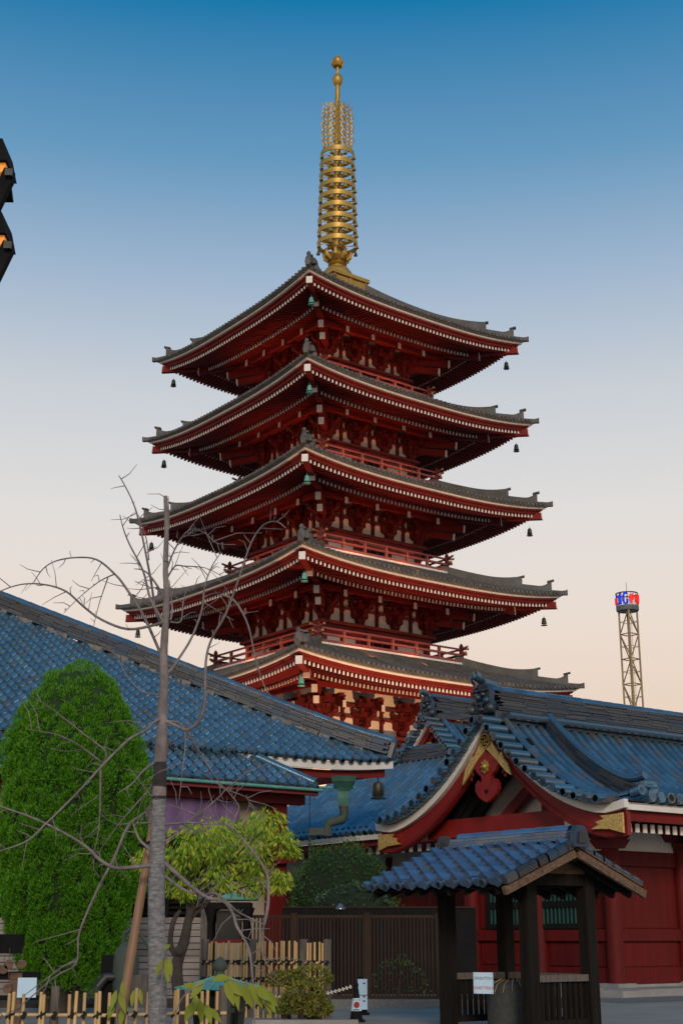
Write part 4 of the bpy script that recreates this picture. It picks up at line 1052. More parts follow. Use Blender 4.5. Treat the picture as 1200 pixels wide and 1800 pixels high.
# skirt roof in front of the gable
RUN = 3.2; LFT, RGT = 6.4, 4.4
ZT = 5.52
def skp(x, s, dz=0):
    """x along the eave, s metres back from it (0 eave .. RUN)"""
    p = OC + GV * x + RV * (s - RUN); v = s / RUN
    return Vector((p.x, p.y, ZRE + (ZT - ZRE) * (.80 * v + .20 * v * v) + dz))
m = MB(); m.grid(lambda a, b: skp(-LFT + RUN * b + a * (LFT + RGT - 2 * RUN * b), RUN * b, .01), 8, 8); m.build('skirt_bed', TILEB, rh)
srows = []
for k in range(46):
    x = -LFT + .15 + k * .235
    if x > RGT - .1: break
    smax = min(RUN, x + LFT - .05, RGT - x)
    if smax < .4: continue
    n = 14; srows.append([skp(x, smax * (1 - i_ / n) - .04, .06) for i_ in range(n + 1)])
vis = [r_ for r_ in srows if seen(r_[-1], 0) or seen(r_[0], 0)]
rolls(rh, vis, GV, 300, 'skirt_cover_tile', TILE, L=.30, r=.085)
ridge_stack(rh, [skp(x, RUN - .05, .02) for x in [-LFT + RUN + k * .45 for k in range(10)]], .34, .38, .26, 9, .5, .085, .32)
z = ZRE
for (s_, zt, zb2, th, mt, nm) in ((-.02, .02, -.12, .06, WHITE, 'white_eave_board'), (.08, -.122, -.26, .06, RED, 'red_eave_board')):
    m = MB(); a, b = skp(-LFT, s_), skp(RGT, s_); dz = ZV * ((zt + zb2) / 2); m.bar(Vector((a.x, a.y, z)) + dz, Vector((b.x, b.y, z)) + dz, th, zt - zb2); m.build(nm, mt, rh)
rm2 = MB(); rm2.bar((0, 0, 0), (0, 1.5, .3), .10, .14); rme2 = rm2.mesh('eave_rafter', REDD); rw2 = MB(); rw2.box((0, -.012, 0), (.11, .02, .17)); rwe2 = rw2.mesh('rafter_end', WHITE)
for k in range(34):
    c = OC + GV * (-LFT + .3 + .31 * k) + RV * (-RUN + .28) + ZV * (ZRE - .36)
    if seen(c, 20): Mx = frame(c, GV, RV, ZV); inst('eave_rafter', rme2, rh, Mx); inst('rafter_end', rwe2, rh, Mx)
m = MB(); a, b = OC - GV * (LFT - 1.6) - RV * (RUN - 1.7), OC + GV * (RGT - 1.0) - RV * (RUN - 1.7)
m.add([a, b, b + ZV * 3.3, a + ZV * 3.3, a + RV * 10, a + RV * 10 + ZV * 3.3], [(0, 1, 2, 3), (4, 0, 3, 5)]); m.build('wall', REDW, rh)
m = MB(); m.bar(a + ZV * 2.75 - RV * .05, b + ZV * 2.75 - RV * .05, .08, .5); m.build('plaster_band', PLASTER, rh)
for k in range(6):
    c = a + (b - a) * (k / 5); m = MB(); m.tube([c, c + ZV * 2.9], .16, 12); m.build('column', REDW, rh, 40)
# ------------------------------------------------------------------ small pantiled shelter
def txt(name, s, size, M, mat, parent, align='CENTER', sx=1.0):
    cu = bpy.data.curves.new(name, 'FONT'); cu.body = s; cu.size = size; cu.align_x = align; cu.align_y = 'CENTER'; cu.extrude = .0008
    cu.materials.append(mat); o = bpy.data.objects.new(name, cu); link(o, parent)
    dg = bpy.context.evaluated_depsgraph_get(); me = bpy.data.meshes.new_from_object(o.evaluated_get(dg)); bpy.data.objects.remove(o)
    o = inst(name, me, parent, M @ Matrix.Diagonal((sx, 1, 1, 1))); return o
KA = Vector((2.54, 15.5, 0)); KZ = 1.92; KL = 2.25; KH = 1.07; KE = 1.50
ks = thing('shelter', 'small dark timber shelter with an indigo pantiled roof and slatted railing', 'shelter', (0, 0, 0))
KSL = (KZ - KE) / KH
def kp(l, s, dz=0):
    """l metres left of the right gable end, s from the ridge (+ front, - back)"""
    p = KA - GV * l - RV * s; return Vector((p.x, p.y, KZ - abs(s) * KSL + dz))
SVk = (RV + ZV * KSL).normalized(); NNk = GV.cross(SVk).normalized()
kpch, kl = .232, .163
ktl = pantile(kpch, kl, .04, 1.35); kme = ktl.mesh('roof_tile', TILEK, 50)
rk_ = random.Random(2)
ncol = 10
for c in range(7):
    for j in range(ncol):
        l0 = (j + 1) * kpch - .02; s0 = KH - c * kl * SVk.dot(RV) + .03
        M = frame(kp(l0, s0, .05 + rk_.uniform(-.004, .004)), GV, SVk, NNk) @ Matrix.Rotation(rk_.uniform(-.012, .012), 4, 'Z')
        inst('roof_tile', kme, ks, M)
SVb = (-RV + ZV * KSL).normalized(); NNb = (-GV).cross(SVb).normalized()
for c in range(7):
    for j in range(ncol):
        l0 = j * kpch; s0 = -(KH - c * kl * SVk.dot(RV) + .03)
        inst('roof_tile', kme, ks, frame(kp(l0, s0, .05), -GV, SVb, NNb))
# verge tiles (grey, dropping over the gable edge)
vk = MB(); vk.prism([(-.01, -.06), (.08, -.06), (.08, .0), (.06, .03), (.0, .035), (-.01, .02)], (0, 0, 0), (1, 0, 0), (0, 0, 1), (0, 1, 0), kl + .03); vke = vk.mesh('verge_tile', RIDGE)
for c in range(7):
    s0 = KH - c * kl * SVk.dot(RV) + .03
    inst('verge_tile', vke, ks, frame(kp(-.0, s0, .085), GV, SVk, NNk)); inst('verge_tile', vke, ks, frame(kp(.07, -s0, .085), GV, SVb, GV.cross(SVb) * (1 if GV.cross(SVb).z > 0 else -1)))
ed = MB(); ed.tube([(0, .06, .0), (0, -.03, .0), (0, -.03, 0), (0, -.02, 0)], [.045, .048, .036, .034], 10); ede = ed.mesh('eave_disc', TILEK, 40)
for j in range(ncol): inst('eave_disc', ede, ks, frame(kp((j + .17) * kpch, KH + .03, .055), GV, SVk, NNk))
m = MB(); m.add([kp(-.05, 0, .02), kp(KL + .1, 0, .02), kp(KL + .1, KH, .02), kp(-.05, KH, .02), kp(-.05, -KH, .02), kp(KL + .1, -KH, .02)], [(0, 1, 2, 3), (4, 5, 1, 0)])
m.add([kp(-.05, 0, -.02), kp(KL + .1, 0, -.02), kp(KL + .1, KH, -.02), kp(-.05, KH, -.02), kp(-.05, -KH, -.02), kp(KL + .1, -KH, -.02)], [(3, 2, 1, 0), (0, 1, 5, 4)]); m.build('roof_boards', DARKW, ks)
rp_ = [kp(l, 0, .07) for l in (0.02, .5, 1., 1.5, 2.05)]
m = MB(); 
for k in range(3):
    for a, b in zip(walk(rp_, .24)[:-1], walk(rp_, .24)[1:]): m.bar(a + ZV * (.03 + .036 * k), b + ZV * (.03 + .036 * k), .21 - .03 * k, .032)
tag(m.build('ridge_courses', TILEK, ks), kind='stuff')
its = [frame(a + ZV * .125, RV, (b - a).normalized(), ZV) for a, b in zip(walk(rp_, .26)[:-1], walk(rp_, .26)[1:])]
rtk = rolltile(.26, .058, .052); rme_ = rtk.mesh('ridge_cap', TILEK, 40)
for M in its: inst('ridge_cap', rme_, ks, M)
oni = [(-.12, -.04), (.12, -.04), (.11, .08), (.085, .15), (.045, .19), (-.045, .19), (-.085, .15), (-.11, .08)]
for l_, sg in ((-.06, 1), (2.08, -1)):
    m = MB(); o_ = kp(l_, 0, .05); m.prism(oni, o_, RV, ZV, GV * sg, .07); m.prism([(-.065, 0), (.065, 0), (.045, .12), (-.045, .12)], o_ + GV * sg * .07, RV, ZV, GV * sg, .02); m.build('ridge_end_tile', RIDGE, ks)
# bargeboards and rafters, raw wood
for sg in (1, -1):
    m = MB(); a, b = kp(-.03, .02 * sg, -.05), kp(-.03, (KH + .02) * sg, -.045); m.bar(a, b, .05, .085); m.build('bargeboard', WOOD, ks)
    m = MB(); a, b = kp(-.015, 0, .02), kp(-.015, (KH - .02) * sg, .02); m.bar(a, b, .03, .05); m.build('bargeboard_fillet', WOOD, ks)
rfm = MB(); rfm.bar((0, 0, 0), (0, 1.15, 1.15 * KSL), .05, .07); rfe = rfm.mesh('rafter', DARKW)
for j in range(9):
    l_ = .14 + j * .255
    inst('rafter', rfe, ks, frame(kp(l_, KH - .03, -.065), GV, RV, ZV)); inst('rafter', rfe, ks, frame(kp(l_, -KH + .03, -.065), -GV, -RV, ZV))
KC = KA - GV * 1.02 + Vector((.06, 0, 0))
posts = {}
for nm, (a, b) in dict(fl=(-.66, -.46), fr=(.66, -.46), bl=(-.66, .46), br=(.66, .46)).items():
    c = KC + GV * a + RV * b; posts[nm] = c
    m = MB(); m.box((0, 0, .86), (.145, .145, 1.72), frame((c.x, c.y, 0), GV, RV, ZV)); m.build('post', DARKW, ks)
def kbar(n, a, b, z, w_, h, mat=DARKW):
    m = MB(); m.bar(posts[a] + ZV * z, posts[b] + ZV * z, w_, h); return m.build(n, mat, ks)
for a, b in (('fl', 'fr'), ('bl', 'br'), ('fl', 'bl'), ('fr', 'br')): kbar('top_beam', a, b, 1.60, .11, .13)
m = MB(); c = KC; m.box((0, 0, 1.80), (.1, .1, .36), frame((posts['fr'] + (posts['br'] - posts['fr']) / 2 + GV * .0), GV, RV, ZV)); m.build('king_post', DARKW, ks)
m = MB(); m.bar(kp(-.0, 0, -.09), kp(KL, 0, -.09), .08, .10); m.build('ridge_beam', DARKW, ks)
m = MB(); g0 = (posts['fr'] + posts['br']) / 2 + GV * .04; m.prism([(-.5, 1.66), (.5, 1.66), (0, 1.90)], g0, RV, ZV, GV, .03); m.build('gable_board', WOOD, ks)
slm = MB(); slm.box((0, 0, .32), (.045, .03, .46)); slme = slm.mesh('slat', DARKW)
for a, b, n in (('fr', 'br', 8), ('bl', 'br', 10), ('fl', 'bl', 8)):
    kbar('hand_rail', a, b, .56, .10, .07, POSTW if b != 'x' else DARKW); kbar('foot_rail', a, b, .10, .07, .07)
    d = (posts[b] - posts[a]).normalized(); L_ = (posts[b] - posts[a]).length
    for k in range(n):
        c = posts[a] + d * (.12 + (L_ - .24) * (k + .5) / n); inst('slat', slme, ks, frame((c.x, c.y, 0), d, d.cross(ZV), ZV))
# stone inside, notice on the rail
m = MB(); c = KC - GV * .02 - RV * .05
m.lathe([(.30, 0), (.31, .34), (.30, .40), (.26, .47), (.14, .52), (.001, .53)], 24, Matrix.Translation((c.x, c.y, 0)))
st = m.build('stone_basin', pmat('dark_stone', (.055, .06, .058), (.03, .034, .034), 12, .85, bump=.3), None, 40); tag(st, 'rounded grey stone block standing inside the timber shelter', 'stone')
m = MB()
for k in range(9):
    a = k * PI / 9; m.tube([(c.x + .31 * math.cos(a + PI) , c.y + .31 * math.sin(a + PI), .40), (c.x + .27 * math.cos(a + PI), c.y + .27 * math.sin(a + PI), .48), (c.x + .14 * math.cos(a + PI), c.y + .14 * math.sin(a + PI), .54)], .006, 4)
m.build('wire_cage', STEEL, st)
ns = thing('notice_sign', 'pale blue DO NOT TOUCH notice fixed to the shelter railing', 'sign', (0, 0, 0))
cS = at(849, 1728, 16.0); facing = -RV; lat = GV
# faces the camera a little more than the rail does
lat = (GV * .75 + Vector((1, 0, 0)) * .6).normalized(); facing = ZV.cross(lat) * -1
if facing.y > 0: facing = -facing
m = MB(); m.box((0, 0, 0), (.235, .222, .006), frame(cS, lat, ZV, facing)); m.build('board', PAPER, ns)
F0 = lambda x, y: frame(cS + lat * x + ZV * y + facing * .0045, lat, ZV, facing)
txt('english_line', 'DO NOT TOUCH', .044, F0(0, -.052), REDINK, ns, sx=.70)
txt('japanese_line', 'さわらないで下さい!', .040, F0(0, .048), INK, ns, sx=.62)
m = MB()
for x in (-.1, .1):
    for y in (-.095, .095): m.sphere((x, y, .004), .005, 6, 4, frame(cS, lat, ZV, facing))
tag(m.build('screws', STEEL, ns), kind='stuff')
# ------------------------------------------------------------------ dark slatted fence and kerb
YF = 21.5
fe = thing('slat_fence', 'dark brown metal fence of thin upright slats behind the bamboo', 'fence', (0, 0, 0))
zt = at(640, 1611, YF).z
xl, xr = at(440, 1700, YF).x, at(773, 1700, YF).x
sm_ = MB(); sm_.box((0, 0, (zt + .12) / 2), (.022, .035, zt - .14)); sme_ = sm_.mesh('slat', FENCEB)
n = int((xr - xl) / .0535)
for k in range(n + 1): inst('slat', sme_, fe, loc=(xl + (xr - xl) * k / n, YF, 0))
for z_, h_ in ((zt, .045), (.12, .05)):
    m = MB(); m.box(((xl + xr) / 2, YF, z_), (xr - xl + .04, .05, h_)); m.build('rail', FENCEB, fe)
for px in (516, 645, 771):
    m = MB(); x = at(px, 1700, YF).x; m.box((x, YF, zt / 2 + .015), (.085, .085, zt + .03)); m.box((x, YF, zt + .04), (.1, .1, .02)); m.build('post', FENCEB, fe)
m = MB(); m.box(((xl + xr) / 2 + .35, YF - .35, .06), (xr - xl + .5, .16, .12)); tag(m.build('kerb', GRAN), kind='structure')
m = MB(); m.box((at(450, 1700, YF).x, YF + 1.2, .03), (9.5, 3.0, .06)); tag(m.build('planting_bed', SOIL), kind='structure')
m = MB(); rg = random.Random(4)
for k in range(900):
    x = rg.uniform(xl, xr); y = YF - rg.uniform(-.3, .26); s_ = rg.uniform(.012, .03)
    m.box((x, y, .065 + s_ * .3), (s_ * 2, s_ * 1.6, s_), Matrix.Translation((0, 0, 0)))
tag(m.build('gravel', STONE), 'pale gravel along the foot of the dark slat fence', 'gravel', kind='stuff')
bw = thing('dark_wall', 'low black panelled wall in front of the clipped round bush', 'wall', (0, 0, 0))
YW = 26.0; z1 = at(600, 1596, YW).z
xa, xb = at(496, 1600, YW).x, at(836, 1600, YW).x
npn = 5
for k in range(npn):
    m = MB(); x0 = xa + (xb - xa) * k / npn; x1 = xa + (xb - xa) * (k + 1) / npn
    m.box(((x0 + x1) / 2, YW, z1 / 2), (x1 - x0 - .01, .05, z1)); m.build('panel', BLACK, bw)
m = MB(); m.box(((xa + xb) / 2, YW, z1 + .012), (xb - xa, .09, .025)); m.build('coping', FENCEB, bw)
# ------------------------------------------------------------------ bamboo fences
def bamboo_fence(label, pts, n, zs, ztop, rad, seed, posts_at, ph, pr):
    f = thing('bamboo_fence', label, 'fence', (0, 0, 0)); r_ = random.Random(seed); nodes = MB()
    a, b = Vector(pts[0]), Vector(pts[1]); d = (b - a).normalized(); nrm = Vector((d.y, -d.x, 0))
    k = 0; x = .03; L = (b - a).length; step = L / n; kn = MB()
    while x < L:
        dbl = (k % 2 == 1)
        for j in range(2 if dbl else 1):
            p = a + d * (x + j * rad * 2.1) + nrm * (rad * (1.6 if k % 2 else -1.6)); h = ztop + r_.uniform(-.02, .02)
            m = MB(); t = r_.uniform(-.012, .012)
            zz = [0.0]; 
            top = Vector((p.x + t, p.y, h))
            m.tube([p, p + (top - p) * .33, p + (top - p) * .66, top], [rad * 1.03, rad, rad * .98, rad * .93], 8); m.build('bamboo_pole', BAMBOO, f, 50)
        for z in zs:
            c = a + d * (x + (rad if dbl else 0)); c.z = z
            kn.box((0, 0, 0), (rad * (5.2 if dbl else 3.6), rad * 5.2, rad * 1.5), frame(c, (d + ZV * .5).normalized(), nrm, ZV)); 
            kn.box((0, 0, 0), (rad * 1.2, rad * 5, rad * 4), frame(c, d, nrm, ZV))
        x += step * r_.uniform(.85, 1.15); k += 1
    for z in zs:
        m = MB(); ps = [a + d * (L * q / 6) + ZV * (z + r_.uniform(-.008, .008)) for q in range(7)]
        m.tube(ps, rad * 1.02, 8); m.build('bamboo_rail', BAMBOO, f, 50)
    tag(kn.build('cord_knots', CORDB, f), kind='stuff')
    for q in posts_at:
        m = MB(); p = a + d * (L * q) - nrm * .03; m.tube([p, p + ZV * (ph * .5), p + ZV * ph], [pr, pr * .96, pr * .92], 10); m.build('post', POSTW, f, 40)
    return f
A_, B_ = at(-20, 1795, 10.2), at(398, 1790, 10.4); A_.z = B_.z = 0
bamboo_fence('pale bamboo fence across the near garden edge below the cypress', (A_, B_), 17, (.10, at(200, 1785, 10.2).z), at(200, 1743, 10.2).z, .0128, 1, (.27, .985), .66, .034)
A_, B_ = at(352, 1795, 18.9), at(577, 1795, 18.5); A_.z = B_.z = 0
bamboo_fence('taller bamboo fence with round posts in front of the dark slat fence', (A_, B_), 21, (.14, at(450, 1722, 18.7).z, at(450, 1692, 18.7).z), at(450, 1656, 18.7).z, .0165, 2, (.02, .40, .80, .985), .96, .06)
# ------------------------------------------------------------------ plank wall with louvres, left background
pw = thing('plank_wall', 'grey horizontal plank wall with dark louvres behind the garden', 'wall', (0, 0, 0))
YP = 23.0
pa, pb = at(-60, 1700, YP).x, at(352, 1700, YP).x
zt = at(300, 1612, YP).z; nrow = 13
for k in range(nrow):
    m = MB(); z = zt * (k + .5) / nrow; m.box(((pa + pb) / 2, YP - .004 * (k % 2), z), (pb - pa, .04, zt / nrow - .012)); m.build('plank', PLANK, pw)
m = MB(); m.box(((pa + pb) / 2, YP + .09, 1.3), (pb - pa, .06, 2.6)); m.build('wall_back', BLACK, pw)
z = zt + .05; k = 0
while z < at(300, 1480, YP).z:
    m = MB(); m.bar((pa, YP, z), (pb, YP, z), .05, .018); m.build('louvre', DARKW, pw); z += .085
for px in (-20, 60, 140, 220, 290, 350):
    m = MB(); x = at(px, 1700, YP).x; m.box((x, YP + .0, (zt + 2.6) / 2), (.07, .09, 2.6 - zt)); m.build('louvre_post', DARKW, pw)
m = MB(); m.box((pb + .06, YP, 1.3), (.13, .13, 2.6)); m.build('end_post', POSTW, pw)
# votive rack at the far left
vr = thing('plaque_rack', 'brown wooden rack with hanging round plaques behind the cypress', 'rack', (0, 0, 0))
YV = 15.5
def vb(px0, py0, px1, py1, th, nm, mat):
    a, b = at(px0, py0, YV), at(px1, py1, YV); m = MB(); m.box(((a.x + b.x) / 2, YV, (a.z + b.z) / 2), (abs(b.x - a.x), th, abs(a.z - b.z))); return m.build(nm, mat, vr)
vb(20, 1710, 36, 1800, .10, 'rack_post', WOOD); vb(-30, 1708, 70, 1722, .08, 'rack_beam', BLACK); vb(-30, 1750, 70, 1758, .08, 'rack_beam', BLACK); vb(-30, 1642, 40, 1676, .08, 'rack_beam', BLACK)
m = MB(); m.box((0, 0, 0), (.2, .02, .2), frame(at(48, 1736, YV - .05), Vector((1, 0, 0)), Vector((0, 1, 0)), ZV)); m.build('notice_board', PAPER, vr)
for k, (px, py) in enumerate(((7, 1704), (16, 1696), (39, 1695), (14, 1738), (-6, 1700))):
    c = at(px, py, YV - .08); m = MB(); m.lathe([(.001, 0), (.046, 0), (.05, .006), (.046, .012), (.001, .012)], 14, frame(c, Vector((1, 0, 0)), ZV, Vector((0, -1, 0))))
    m.tube([c + ZV * .05, c + ZV * .17], .003, 4); o = m.build('plaque', WOOD, None, 40)
    tag(o, ['round wooden plaque beside the rack post at the left edge', 'round wooden plaque tucked behind its neighbour at the left edge', 'round wooden plaque against the cypress foliage', 'lower round wooden plaque left of the brown rack post', 'round wooden plaque half out of frame at the left edge'][k], 'plaque', 'plaques hanging on the rack')
# hand pump
hpmp = thing('hand_pump', 'dark cast iron hand water pump with a curved handle behind the near fence', 'water pump', (0, 0, 0))
YH = 12.6; base = at(205, 1795, YH); bx = base.x
m = MB(); m.lathe([(.12, 0), (.12, .08), (.075, .1), (.085, .45), (.10, .5), (.115, .62), (.112, .80), (.095, .88), (.05, .93), (.03, .95)], 18, Matrix.Translation((bx + .06, YH, 0))); m.build('pump_body', COPPERD, hpmp, 40)
m = MB(); m.tube([(bx + .03, YH, .93), (bx + .04, YH - .02, 1.02), (bx + .10, YH - .04, 1.06), (bx + .20, YH - .06, 1.0), (bx + .28, YH - .07, .88), (bx + .32, YH - .07, .84)], [.02, .022, .02, .016, .016, .02], 8); m.build('handle', COPPERD, hpmp, 40)
m = MB(); m.tube([(bx, YH - .04, .66), (bx - .10, YH - .08, .66), (bx - .16, YH - .10, .58)], [.04, .04, .045], 10); m.build('spout', BRONZE, hpmp, 40)
m = MB(); m.box((bx + .0, YH + .05, .42), (.3, .16, .84)); m.build('pump_case', BLACK, hpmp)
m = MB(); c = at(246, 1770, YH - .1); m.lathe([(.085, .3), (.10, .56), (.095, .56), (.08, .32), (.001, .32)], 16, Matrix.Translation((c.x, c.y, .12))); o = m.build('bucket', POSTW, None, 40)
m = MB(); m.lathe([(.2, 0), (.2, .42), (.001, .42)], 10, Matrix.Translation((c.x, c.y, 0))); m.build('bucket_stand', GRAN, o)
tag(o, 'grey wooden bucket on a stone beside the hand pump', 'bucket')
# ------------------------------------------------------------------ copper-roofed lanterns
def lantern(label, px, ytop, yeave, Y, half, legs=True):
    t = thing('copper_lantern', label, 'lantern', (0, 0, 0)); c = at(px, yeave, Y); top = at(px, ytop, Y).z - c.z
    mm = MB(); rot = R(20); n = 6; levels = [(1.0, 0), (.96, .0), (.82, .14), (.6, .35), (.35, .62), (.16, .85), (.10, 1.0)]
    secs = []
    for f, zf_ in levels:
        secs.append([Vector((c.x + half * f * math.cos(rot + a * 2 * PI / 24) * (1 + .05 * math.cos(a * PI / 2) ** 2 * f), Y + half * f * math.sin(rot + a * 2 * PI / 24), c.z + top * zf_ + (.05 * top * (1 if a % 4 == 0 else 0) * f))) for a in range(24)])
    mm.sweep(secs); mm.build('roof', COPPER, t, 30)
    for a in range(0, 24, 4):
        m = MB(); m.tube([s_[a] + ZV * .004 for s_ in secs], half * .03, 5); m.build('roof_rib', COPPER, t, 40)
    m = MB(); m.lathe([(half * .14, 0), (half * .10, half * .1), (half * .16, half * .16), (half * .17, half * .26), (half * .10, half * .36), (half * .02, half * .42)], 12, Matrix.Translation((c.x, Y, c.z + top))); m.build('finial', COPPERD, t, 40)
    m = MB(); m.lathe([(half * .55, -half * .9), (half * .62, -half * .1), (half * .7, 0.005)], 6, Matrix.Translation((c.x, Y, c.z - .01))); m.build('lamp_house', BRONZE, t)
    for a in range(6):
        an = a * PI / 3 + .3; m = MB(); m.bar((c.x + half * .58 * math.cos(an), Y + half * .58 * math.sin(an), c.z), (c.x + half * .5 * math.cos(an), Y + half * .5 * math.sin(an), c.z - half * .95), half * .1, half * .1); m.build('lamp_post', BLACK, t)
    m = MB(); z0 = c.z - half * .9; m.lathe([(half * .75, 0), (half * .75, .05), (half * .3, .12), (half * .22, .3), (half * .22, max(.32, z0 - .12)), (half * .6, max(.36, z0 - .02)), (half * .6, max(.4, z0))], 12, Matrix.Translation((c.x, Y, 0))); m.build('pedestal', BRONZE, t, 40)
    return t
lantern('near garden lantern with a wide shallow green copper roof and ball finial', 386, 1716, 1738, 12.9, .39)
# hanging-lamp pavilion with thin black posts
tp = thing('lamp_pavilion', 'tall black post lantern with a small peaked green copper roof', 'lantern', (0, 0, 0))
YT = 20.5; cT = at(404, 1585, YT); hw = .36
m = MB(); m.sweep([[cT + Vector((sx * f * hw, sy * f * hw, z_ + (.05 if f > .9 else 0))) for sx, sy in ((-1, -1), (0, -1.0), (1, -1), (1, 0), (1, 1), (0, 1), (-1, 1), (-1, 0))] for f, z_ in ((1.08, -.03), (1.1, .0), (.7, .045), (.35, .09), (.1, .13))]); m.build('roof', COPPER, tp)
m = MB(); m.box((cT.x, YT, cT.z - .06), (.62, .62, .09)); m.build('roof_frame', BLACK, tp)
for sx in (-1, 1):
    for sy in (-1, 1):
        m = MB(); x, y = cT.x + sx * .25, YT + sy * .25; m.tube([(x, y, 0), (x, y, cT.z - .3), (x, y, cT.z - .2), (x, y, cT.z - .08)], [.04, .04, .06, .10], 10); m.build('post', BLACK, tp, 40)
m = MB(); m.box((cT.x, YT, cT.z - .32), (.34, .34, .4)); m.build('lamp_glass', GLASS, tp)
m = MB(); m.box((cT.x, YT, cT.z - .54), (.46, .46, .05)); m.build('lamp_sill', REDW, tp)
# ------------------------------------------------------------------ cones, chain, kerb line
cm_ = MB(); cm_.box((0, 0, .02), (.36, .36, .04)); cm_.lathe([(.135, .04), (.045, .66), (.04, .70), (.05, .71), (.045, .76), (.001, .78)], 18)
def cone(label, px, py, Y, h, poster):
    t = thing('traffic_cone', label, 'cone', (0, 0, 0)); p = at(px, py, Y); x = p.x; s = (p.z) / .78
    M = frame((x, Y, 0), Vector((1, 0, 0)), Vector((0, 1, 0)), ZV, (s, s, s))
    m = MB(); m.add(cm_.v, cm_.f, M); m.build('cone_body', BLACK, t, 40)
    poster(t, x, Y, s); return t
def wrap_poster(t, x, Y, s):
    m = MB(); m.lathe([(.121, .22), (.080, .47)], 14, frame((x, Y, 0), Vector((1, 0, 0)), Vector((0, 1, 0)), ZV, (s, s, s)), PI * 1.08, PI * 1.92); m.build('poster', PAPER, t, 60)
    F1 = lambda px_, z, d: frame((x + px_ * s, Y - (.13 - (z - .2) * .165) * s - d, z * s), Vector((1, 0, 0)), Vector((0, .16, 1)).normalized(), Vector((0, -1, .16)).normalized())
    m = MB(); m.lathe([(.062 * s, 0), (.062 * s, .004), (.053 * s, .004), (.053 * s, 0)], 20, F1(.005, .345, .012)); m.box((0, 0, .002), (.11 * s, .009 * s, .004), F1(.005, .345, .012) @ Matrix.Rotation(R(-45), 4, 'Z')); m.build('prohibition_ring', REDINK, t)
    m = MB(); m.box((0, 0, 0), (.07 * s, .055 * s, .003), F1(.0, .335, .010)); m.box((.05 * s, .0, 0), (.02 * s, .03 * s, .003), F1(.0, .345, .010)); m.build('pictogram', INK, t)
    m = MB()
    for q in (-.05, 0, .05): m.box((0, 0, 0), (.018 * s, .022 * s, .003), F1(q, .44, .010))
    m.box((0, 0, 0), (.12 * s, .014 * s, .003), F1(0, .25, .012)); tag(m.build('printed_marks', INK, t), kind='stuff')
def board_poster(t, x, Y, s):
    m = MB(); M = frame((x + .02, Y - .11, .42 * s), Vector((1, .25, 0)).normalized(), Vector((.0, .16, 1)).normalized(), Vector((.25, -1, .16)).normalized())
    m.box((0, 0, 0), (.13, .62 * s, .008), M); m.build('poster', PAPER, t)
    m = MB()
    for q in (0, 3, 4): m.box((.02, .22 * s - q * .09 * s, .006), (.03, .025 * s, .004), M)
    m.box((0, -.02 * s, .006), (.13, .008, .004), M)
    tag(m.build('printed_marks', INK, t), kind='stuff')
cone('black traffic cone wrapped in a pale no-entry poster, holding the chain', 626, 1727, 17.8, .7, wrap_poster)
cone('black traffic cone with a tall white notice leaning in front of the slat fence', 634, 1716, 19.4, .75, board_poster)
ch = MB(); pts = []
for q in range(46):
    f = q / 45; px = 470 + (618 - 470) * f; py = 1752 - 18 * f ** 2.2 + 3 * math.sin(f * PI); pts.append(at(px, py, 17.8))
for q in range(45):
    a, b = pts[q], pts[q + 1]; d = (b - a).normalized(); u_ = ZV if q % 2 else Vector((0, 1, 0)); x = d.cross(u_).normalized(); L = (b - a).length * .72
    loop = [a + d * (L * (.5 + .5 * math.cos(t)) * 1.0 + (b - a).length * .0) + x * (.018 * math.sin(t)) for t in [k * PI / 4 for k in range(9)]]
    ch.tube(loop, .0055, 5, False)
o = ch.build('barrier_chain', WHITE, None, 50); tag(o, 'white plastic barrier chain strung from the cone past the shrub', 'chain')
m = MB(); a = at(484, 1799, 17.2); m.box((a.x + .35, 17.35, .025), (1.25, .14, .05)); tag(m.build('bed_kerb', STONE), kind='structure')
# path lamp behind the fence
lp = thing('path_lamp', 'small blue-capped path lamp above the black wall', 'lamp', (0, 0, 0)); p = at(598, 1592, 25.3)
m = MB(); m.tube([(p.x, p.y, 0), (p.x, p.y, p.z - .06)], .03, 8); m.build('post', BLACK, lp, 40)
m = MB(); m.lathe([(.09, 0), (.085, .03), (.05, .07), (.015, .1)], 12, Matrix.Translation((p.x, p.y, p.z - .06))); m.build('cap', TILEK, lp, 40)
# ------------------------------------------------------------------ lattice amusement tower
YTW = 185.; tw = thing('lattice_tower', 'slim steel lattice tower topped by a round drum with blue and red letters', 'tower', (0, 0, 0))
pT = at(1104, 1072, YTW); zt_ = pT.z; xT = at(1108, 1160, YTW).x; hwd = .86
cn = [(xT + hwd * 1.42 * math.cos(a), YTW + hwd * 1.42 * math.sin(a)) for a in (R(-98), R(-8), R(82), R(172))]
for (x, y) in cn:
    m = MB(); m.bar((x, y, 0), (x, y, zt_), .22, .22, up=(0, 1, 0)); m.build('leg', STEEL, tw)
seg = 3.45
nseg = int(zt_ / seg)
for q in range(nseg):
    z0 = zt_ - (q + 1) * seg; z1 = z0 + seg; zm = (z0 + z1) / 2
    for k in range(4):
        a, b = cn[k], cn[(k + 1) % 4]
        mid = ((a[0] + b[0]) / 2, (a[1] + b[1]) / 2)
        m = MB(); A, B = ((a[0], a[1]), (b[0], b[1])) if (q + k) % 2 else ((b[0], b[1]), (a[0], a[1]))
        m.bar((A[0], A[1], z0), (B[0], B[1], z1), .11, .11); m.bar((a[0], a[1], z0), (b[0], b[1], z0), .12, .12); m.bar((a[0], a[1], zm), (b[0], b[1], zm), .06, .06)
        m.build('bracing', STEEL, tw)
m = MB(); m.tube([(xT, YTW, 0), (xT, YTW, zt_ * .55)], .02, 5); m.tube([(xT + .4, YTW, 0), (xT + .4, YTW, zt_)], .03, 5); m.build('lift_cables', STEEL, tw)
